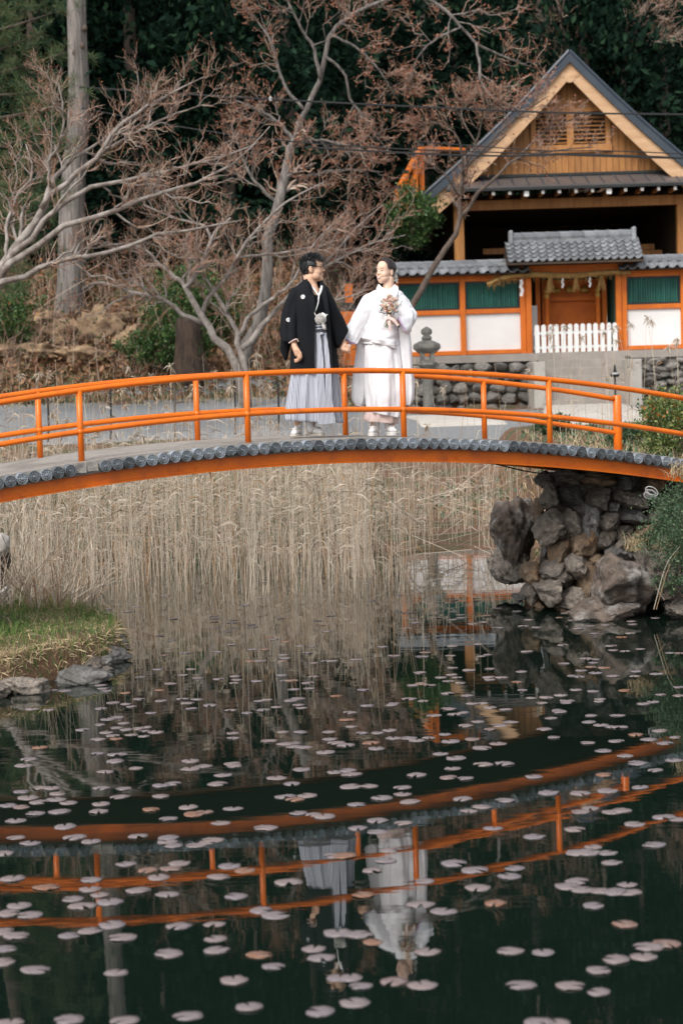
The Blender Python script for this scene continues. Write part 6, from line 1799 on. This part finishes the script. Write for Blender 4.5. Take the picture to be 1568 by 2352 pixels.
MT['sandal_tan'] = surf('pale_straw_sandal', (0.62, 0.56, 0.48), (0.52, 0.46, 0.39), 20, .8, .2, 80)
MT['sandal_white'] = surf('white_sandal', (0.74, 0.72, 0.70), (0.66, 0.64, 0.62), 8, .5, .1, 60)
foot(groom, DM, (689, 998, 0), (673, 1001, 0), .092, .07, -.14, .018, MT['sandal_tan'])
foot(groom, DM, (704, 999, 0), (744, 1000, 0), .092, .05, -.07, .018, MT['sandal_tan'])

# ---- bride ------------------------------------------------------------------
DB = 19.0
Q = px(DB)
bride = thing('person', tuple(W(878, 1001, DB)), 'smiling woman in a white silk bridal kimono standing on the bridge', 'person')
mb = MB()
hb = Head(Q(885.5, 622), (-.75, -.66, 0.02), .97)
hb.face(mb, True)
mb.capsule(Q(893, 642), .050, Q(890, 668), .052)
mb.capsule(Q(866, 682), .036, Q(910, 682), .036)
mb.capsule(Q(888, 694), .085, Q(882, 780), .085)
for (a, b_, r0, r1) in (((864, 690, 0), (830, 735, 0), .038, .034), ((830, 735, 0), (805, 787, .0), .034, .023),
                        ((914, 692, 0), (936, 735, .0), .038, .034), ((938, 735, .0), (914, 741, -.17), .034, .023),
                        ((872, 785, 0), (866, 880, 0), .08, .06), ((866, 880, 0), (858, 975, .02), .055, .033), ((892, 785, 0), (894, 880, 0), .08, .06), ((894, 880, 0), (899, 975, .02), .055, .033)):
    mb.capsule(Q(*a), r0, Q(*b_), r1)
# right hand held by the groom
mb.capsule(Q(805, 787, -.28 + .0 + .0), .0225, Q(799, 797, -.29), .025) if False else mb.capsule(Q(805, 787, 0), .023, Q(800, 796, -.255), .023)
for i in range(4):
    kx, ky, dz = 802.5 - 4.2 * i, 797 + .7 * i, -.262
    mb.capsule(Q(kx, ky, dz), .0092, Q(kx - 1.5, ky + 6, dz - .006), .0085)
    mb.capsule(Q(kx - 1.5, ky + 6, dz - .006), .0085, Q(kx - 3.0, ky + 9.5, dz - .022), .008)
mb.capsule(Q(798, 793, -.27), .0098, Q(792, 798, -.30), .0085)
# left hand round the bouquet stems
mb.capsule(Q(914, 741, -.17), .023, Q(905, 738, -.215), .026)
for i in range(4):
    ky = 731 + 4.0 * i
    mb.capsule(Q(903, ky, -.225), .0095, Q(896, ky + .8, -.262), .0088)
    mb.capsule(Q(896, ky + .8, -.262), .0088, Q(889, ky + 1.2, -.258), .0082)
    mb.capsule(Q(889, ky + 1.2, -.258), .0082, Q(887, ky + 1.4, -.235), .0078)
mb.capsule(Q(904, 730, -.22), .0105, Q(898, 725, -.235), .0092); mb.capsule(Q(898, 725, -.235), .0092, Q(892, 724, -.245), .0082)
body = remesh(mb, 'body', .0046, MT['skin_fair'], bride, 3)
bv = bvh_of(body)
def arc(name, H, bv_, s0, s1, u0, sag, r_, mat, parent, out=0.0, n=9):
    """A thin curved stroke lying on the face."""
    pts = []
    for t in np.linspace(-1, 1, n):
        pts.append(H.on(bv_, (s0 + s1) / 2 + (s1 - s0) / 2 * t, u0 + sag * t * t) + H.f * out)
    rr = r_ * (1 - .6 * np.linspace(-1, 1, n) ** 2)
    return MB().tube(pts, rr, 6).build(name, mat, parent, True)
for q in (-1, 1):
    arc('eye', hb, bv, .018 * q, .046 * q, -.003, -.0035, .0028, MT['dark'], bride, .0005)
    arc('eyebrow', hb, bv, .014 * q, .050 * q, .020, -.005, .0018, MT['hair_brown'], bride, -.0004)
arc('upper_lip', hb, bv, -.027, .027, -.0655, .0075, .0028, MT['lip'], bride, .0)
arc('teeth', hb, bv, -.021, .021, -.0700, .006, .0036, MT['teeth'], bride, .0008)
arc('lower_lip', hb, bv, -.022, .022, -.0765, .010, .0030, MT['lip'], bride, .0)
keep = lambda f, s_, u: (f < .078 - .36 * abs(s_) and u > .080 - 1.15 * abs(s_) - .9 * max(0, -f) and not (f > -.022 and u < .008)) or (f < -.022 and u > -.08)
P, f, L = hb.hair_cap(keep, .013, 5)
hair = MB().add(P, f).build('hair', MT['hair_brown'], bride, True)
so = hair.modifiers.new('s', 'SOLIDIFY'); so.thickness = .007; so.offset = -1
bn = MB()
bn.ball(hb.p(-.085, 0, -.055), (.035, .045, .04), 14, 10, hb.M); bn.ball(hb.p(-.088, 0, -.095), (.032, .04, .03), 14, 10, hb.M)
bn.ball(hb.p(-.07, .0, -.02), (.04, .055, .05), 14, 10, hb.M)
for q in range(7):
    t = q * .9
    bn.tube(spline([tuple(hb.p(-.09 - .02 * math.cos(t), .035 * math.sin(t), -.05 - .03 * math.cos(t))), tuple(hb.p(-.115, .02 * math.sin(t + 1), -.075)), tuple(hb.p(-.095, .03 * math.sin(t + 2), -.11))], 8), .009, 6)
bn.build('bun', MT['hair_brown'], hair, True)
fl = MB()
cs = np.array([tuple(hb.p(-.072 + g.normal() * .012, .062 + g.normal() * .008, -.045 + g.normal() * .026)) for _ in range(22)])
for c in cs:
    d = nrm(g.normal(size=(9, 3)) + np.array((.3, -.6, .1)))
    leaves_vec(fl, np.repeat(c[None], 9, 0), d, np.full(9, .017), .8)
tag(fl.build('hair_flowers', MT['fluff'], hair), kind='stuff')
# robe -----------------------------------------------------------------------
WS = MT['white_silk']
mb = MB(); secloft(mb, [(866, 664, 914, 665, .085, .01), (855, 669, 924, 671, .11, 0), (848, 680, 928, 682, .128, 0), (845, 705, 926, 706, .14, 0), (841, 735, 920, 736, .14, 0), (836, 765, 918, 768, .15, 0), (834, 790, 918, 796, .155, 0)], DB, 60, 8, .9, (.006, 6, .5, .6), (.016, 9, (1, 1, 1.1)))
robe = mb.build('robe', WS, bride, True)
mb = MB(); secloft(mb, [(836, 745, 918, 750, .155, 0), (831, 765, 919, 775, .168, 0), (828, 775, 919, 795, .178, -.005), (831, 780, 917, 804, .170, -.005)], DB, 60, 8, .9, (.010, 7, 1.2, .8), (.016, 8, (1, 1, 2.2))); mb.build('waist_fold', WS, robe, True)
mb = MB(); secloft(mb, [(838, 775, 918, 785, .145, 0), (836, 820, 922, 826, .160, 0), (836, 865, 927, 872, .172, 0), (838, 905, 927, 915, .172, 0), (841, 934, 924, 948, .158, 0), (843, 945, 920, 960, .148, 0)], DB, 96, 9, .9, (.016, 8, .2, .7), (.022, 8))
skirt = mb.build('skirt', WS, bride, True)
mb = MB(); secloft(mb, [(848, 920, 916, 935, .12, .01), (842, 943, 915, 952, .13, .01), (837, 959, 913, 967, .132, .01), (837, 967, 911, 973, .130, .01)], DB, 48, 6, .9, (.010, 6, 1.2, .7), (.010, 9)); mb.build('under_skirt', MT['pink_lining'], bride, True)
# arm sleeves
sl = MB(); secloft(sl, [(872, 716, 862, 667, .09, 0), (850, 735, 833, 684, .10, 0), (838, 760, 810, 728, .095, -.02), (826, 782, 797, 758, .085, -.08), (817, 790, 788, 777, .07, -.12)], DB, 48, 8, .85, (.008, 4, .4, .7), (.016, 8, (1, 1, 1)))
ls = sl.build('sleeve', WS, bride, True)
mb = MB(); ribbon(mb, [(789, 779, -.15), (802, 785, -.185), (817, 791, -.15)], 3.5, .06, DB); mb.build('sleeve_lining', MT['lilac_lining'], ls)
sl = MB(); secloft(sl, [(822, 770, 842, 768, .07, .03), (818, 800, 840, 800, .062, .04), (812, 840, 843, 842, .058, .05), (809, 882, 846, 884, .056, .05), (810, 918, 840, 922, .05, .05), (818, 933, 832, 935, .035, .05)], DB, 40, 7, .8, (.008, 5, .9, .8), (.012, 8)); sl.build('hanging_sleeve', WS, ls, True)
sl = MB(); secloft(sl, [(898, 700, 914, 667, .09, 0), (904, 710, 935, 684, .105, -.01), (910, 726, 947, 704, .11, -.02), (915, 744, 954, 724, .115, -.03), (920, 758, 951, 742, .10, -.05), (925, 766, 938, 762, .06, -.06)], DB, 48, 8, .85, (.010, 5, 1.4, .6), (.018, 9, (1, 1, 1)))
rs2 = sl.build('sleeve', WS, bride, True)
sl = MB(); secloft(sl, [(948, 720, 944, 762, .07, -.10), (932, 722, 936, 764, .065, -.145), (920, 726, 932, 764, .055, -.175), (914, 728, 931, 762, .045, -.19)], DB, 40, 7, .85, None, (.010, 9, (1, 1, 1))); sl.build('sleeve_cuff', WS, rs2, True)
mb = MB(); ribbon(mb, [(914, 729, -.235), (922, 744, -.236), (931, 760, -.232)], 3.4, .03, DB); mb.build('sleeve_lining', MT['lilac_lining'], rs2)
sl = MB(); secloft(sl, [(914, 752, 940, 758, .065, -.05), (916, 790, 944, 795, .06, -.04), (921, 840, 948, 842, .058, -.02), (925, 880, 952, 880, .055, -.01), (928, 915, 949, 914, .048, -.01), (933, 931, 942, 931, .03, -.01)], DB, 40, 7, .8, (.008, 5, .2, .8), (.012, 8)); sl.build('hanging_sleeve', WS, rs2, True)
# collars
for pts, w, mt, nm in (([(868, 657, .0), (869, 665, -.08), (876, 680, -.135), (888, 700, -.158), (902, 722, -.162)], [5, 11, 15, 14, 10], 'white_silk', 'collar'),
                       ([(910, 656, .0), (909, 664, -.08), (903, 678, -.135), (893, 694, -.152), (884, 708, -.155)], [5, 11, 15, 14, 10], 'white_silk', 'collar'),
                       ([(868, 654, -.035), (874, 661, -.085), (882, 666, -.105), (890, 670, -.115)], [5, 6, 6, 4], 'white_cotton', 'inner_collar'),
                       ([(908, 654, -.02), (903, 660, -.075), (897, 665, -.10), (890, 670, -.118)], [5, 6, 6, 4], 'white_cotton', 'inner_collar')):
    mb = MB(); ribbon(mb, pts, w, .012, DB); mb.build(nm, MT[mt], robe, False)
foot(bride, DB, (866, 998, 0), (851, 1000, 0), .085, .06, -.14, .034, MT['sandal_white'])
foot(bride, DB, (890, 998, 0), (905, 1000, 0), .085, .06, -.13, .034, MT['sandal_white'])

# ---- bouquet -----------------------------------------------------------------
bq = thing('bouquet', tuple(Q(893, 738, -.25)), 'bridal bouquet of cream and blush flowers held by the white robed woman', 'bouquet')
FM = [surf('cream_petal', (.80, .72, .62), (.72, .62, .50), 30, .7, 0), surf('blush_petal', (.78, .55, .47), (.70, .46, .38), 30, .7, 0), surf('peach_petal', (.72, .42, .28), (.64, .36, .22), 30, .7, 0)]
def blossom_mesh(seed, mat):
    q = np.random.default_rng(seed); mb = MB(); n = 22
    d = nrm(q.normal(size=(n, 3)) + np.array((0, -.5, .6)))
    leaves_vec(mb, d * .003, d, q.uniform(.018, .027, n), .95)
    mb.ball((0, -.004, .006), .011, 8, 6)
    me = mb.mesh('blossom'); me.materials.append(mat); return me
bl = [blossom_mesh(900 + k, FM[k % 3]) for k in range(6)]
for k in range(34):
    a = g.uniform(0, 6.283); r_ = math.sqrt(g.uniform(0, 1))
    x, y = 895 + 17 * r_ * math.cos(a), 699 + 18 * r_ * math.sin(a)
    inst('blossom', bl[int(g.integers(6))], Q(x, y, -.275 - .035 * (1 - r_ * r_)), bq, (g.uniform(-.5, .5), g.uniform(-.5, .5), g.uniform(0, 6)), (g.uniform(.8, 1.25),) * 3)
sp = MB(); n = 420
a = g.uniform(-.35, 3.5, n); r_ = g.uniform(.6, 1.5, n)
C = np.array([tuple(Q(895 + 18 * rr_ * math.cos(t), 702 - 20 * rr_ * math.sin(t) * .95, -.27 + .02 * g.normal())) for t, rr_ in zip(a, r_)])
leaves_vec(sp, C, g.normal(size=(n, 3)), g.uniform(.006, .013, n), .7); tag(sp.build('baby_breath', MT['fluff'], bq), kind='stuff')
lv = MB()
for (x, y) in ((872, 700), (868, 706), (876, 712), (870, 716), (880, 720), (884, 726), (905, 722), (912, 716), (918, 700), (922, 694), (908, 712), (876, 694)):
    b0 = np.array(tuple(Q(893, 722, -.27))); e = np.array(tuple(Q(x, y, -.275)))
    lv.tube([b0, (b0 + e) / 2, e], .0012, 4)
    n = 9; t = g.uniform(.55, 1, n)[:, None]
    leaves_vec(lv, b0 + (e - b0) * t, nrm(e - b0) + g.normal(size=(n, 3)) * .6, g.uniform(.016, .028, n), .36)
MT['olive'] = leafy('olive_leaf', (.03, .05, .035), (.06, .085, .05), None, .5, .1)
tag(lv.build('foliage', MT['olive'], bq), kind='stuff')
sm = MB()
for k in range(12):
    sm.tube([Q(893 + g.normal() * 3, 715, -.265), Q(892 + g.normal() * 1.6, 733, -.262), Q(889 + g.normal() * 4.5, 752 + g.normal() * 2, -.262)], .0028, 5)
MT['stem'] = surf('green_stem', (.08, .13, .05), (.05, .09, .035), 6, .6, 0)
sm.build('stems', MT['stem'], bq)
MT['ribbon'] = fabric('blush_ribbon', (.78, .62, .56), (.72, .55, .5), 5, .5, .05, 30)
rb = MB(); rb.tube([Q(893, 722, -.262), Q(892, 730, -.262), Q(891.5, 737, -.262)], [.014, .016, .014], 10)
wrap = rb.build('ribbon', MT['ribbon'], bq, True)
for pts in ([(893, 736, -.29), (894, 748, -.29), (896, 760, -.28)], [(884, 726, -.29), (887, 731, -.3), (892, 730, -.295)], [(893, 730, -.295), (904, 735, -.30), (914, 748, -.29)]):
    rb = MB(); ribbon(rb, pts, [6, 6.5, 6], .003, DB); rb.build('ribbon_tail', MT['ribbon'], wrap)
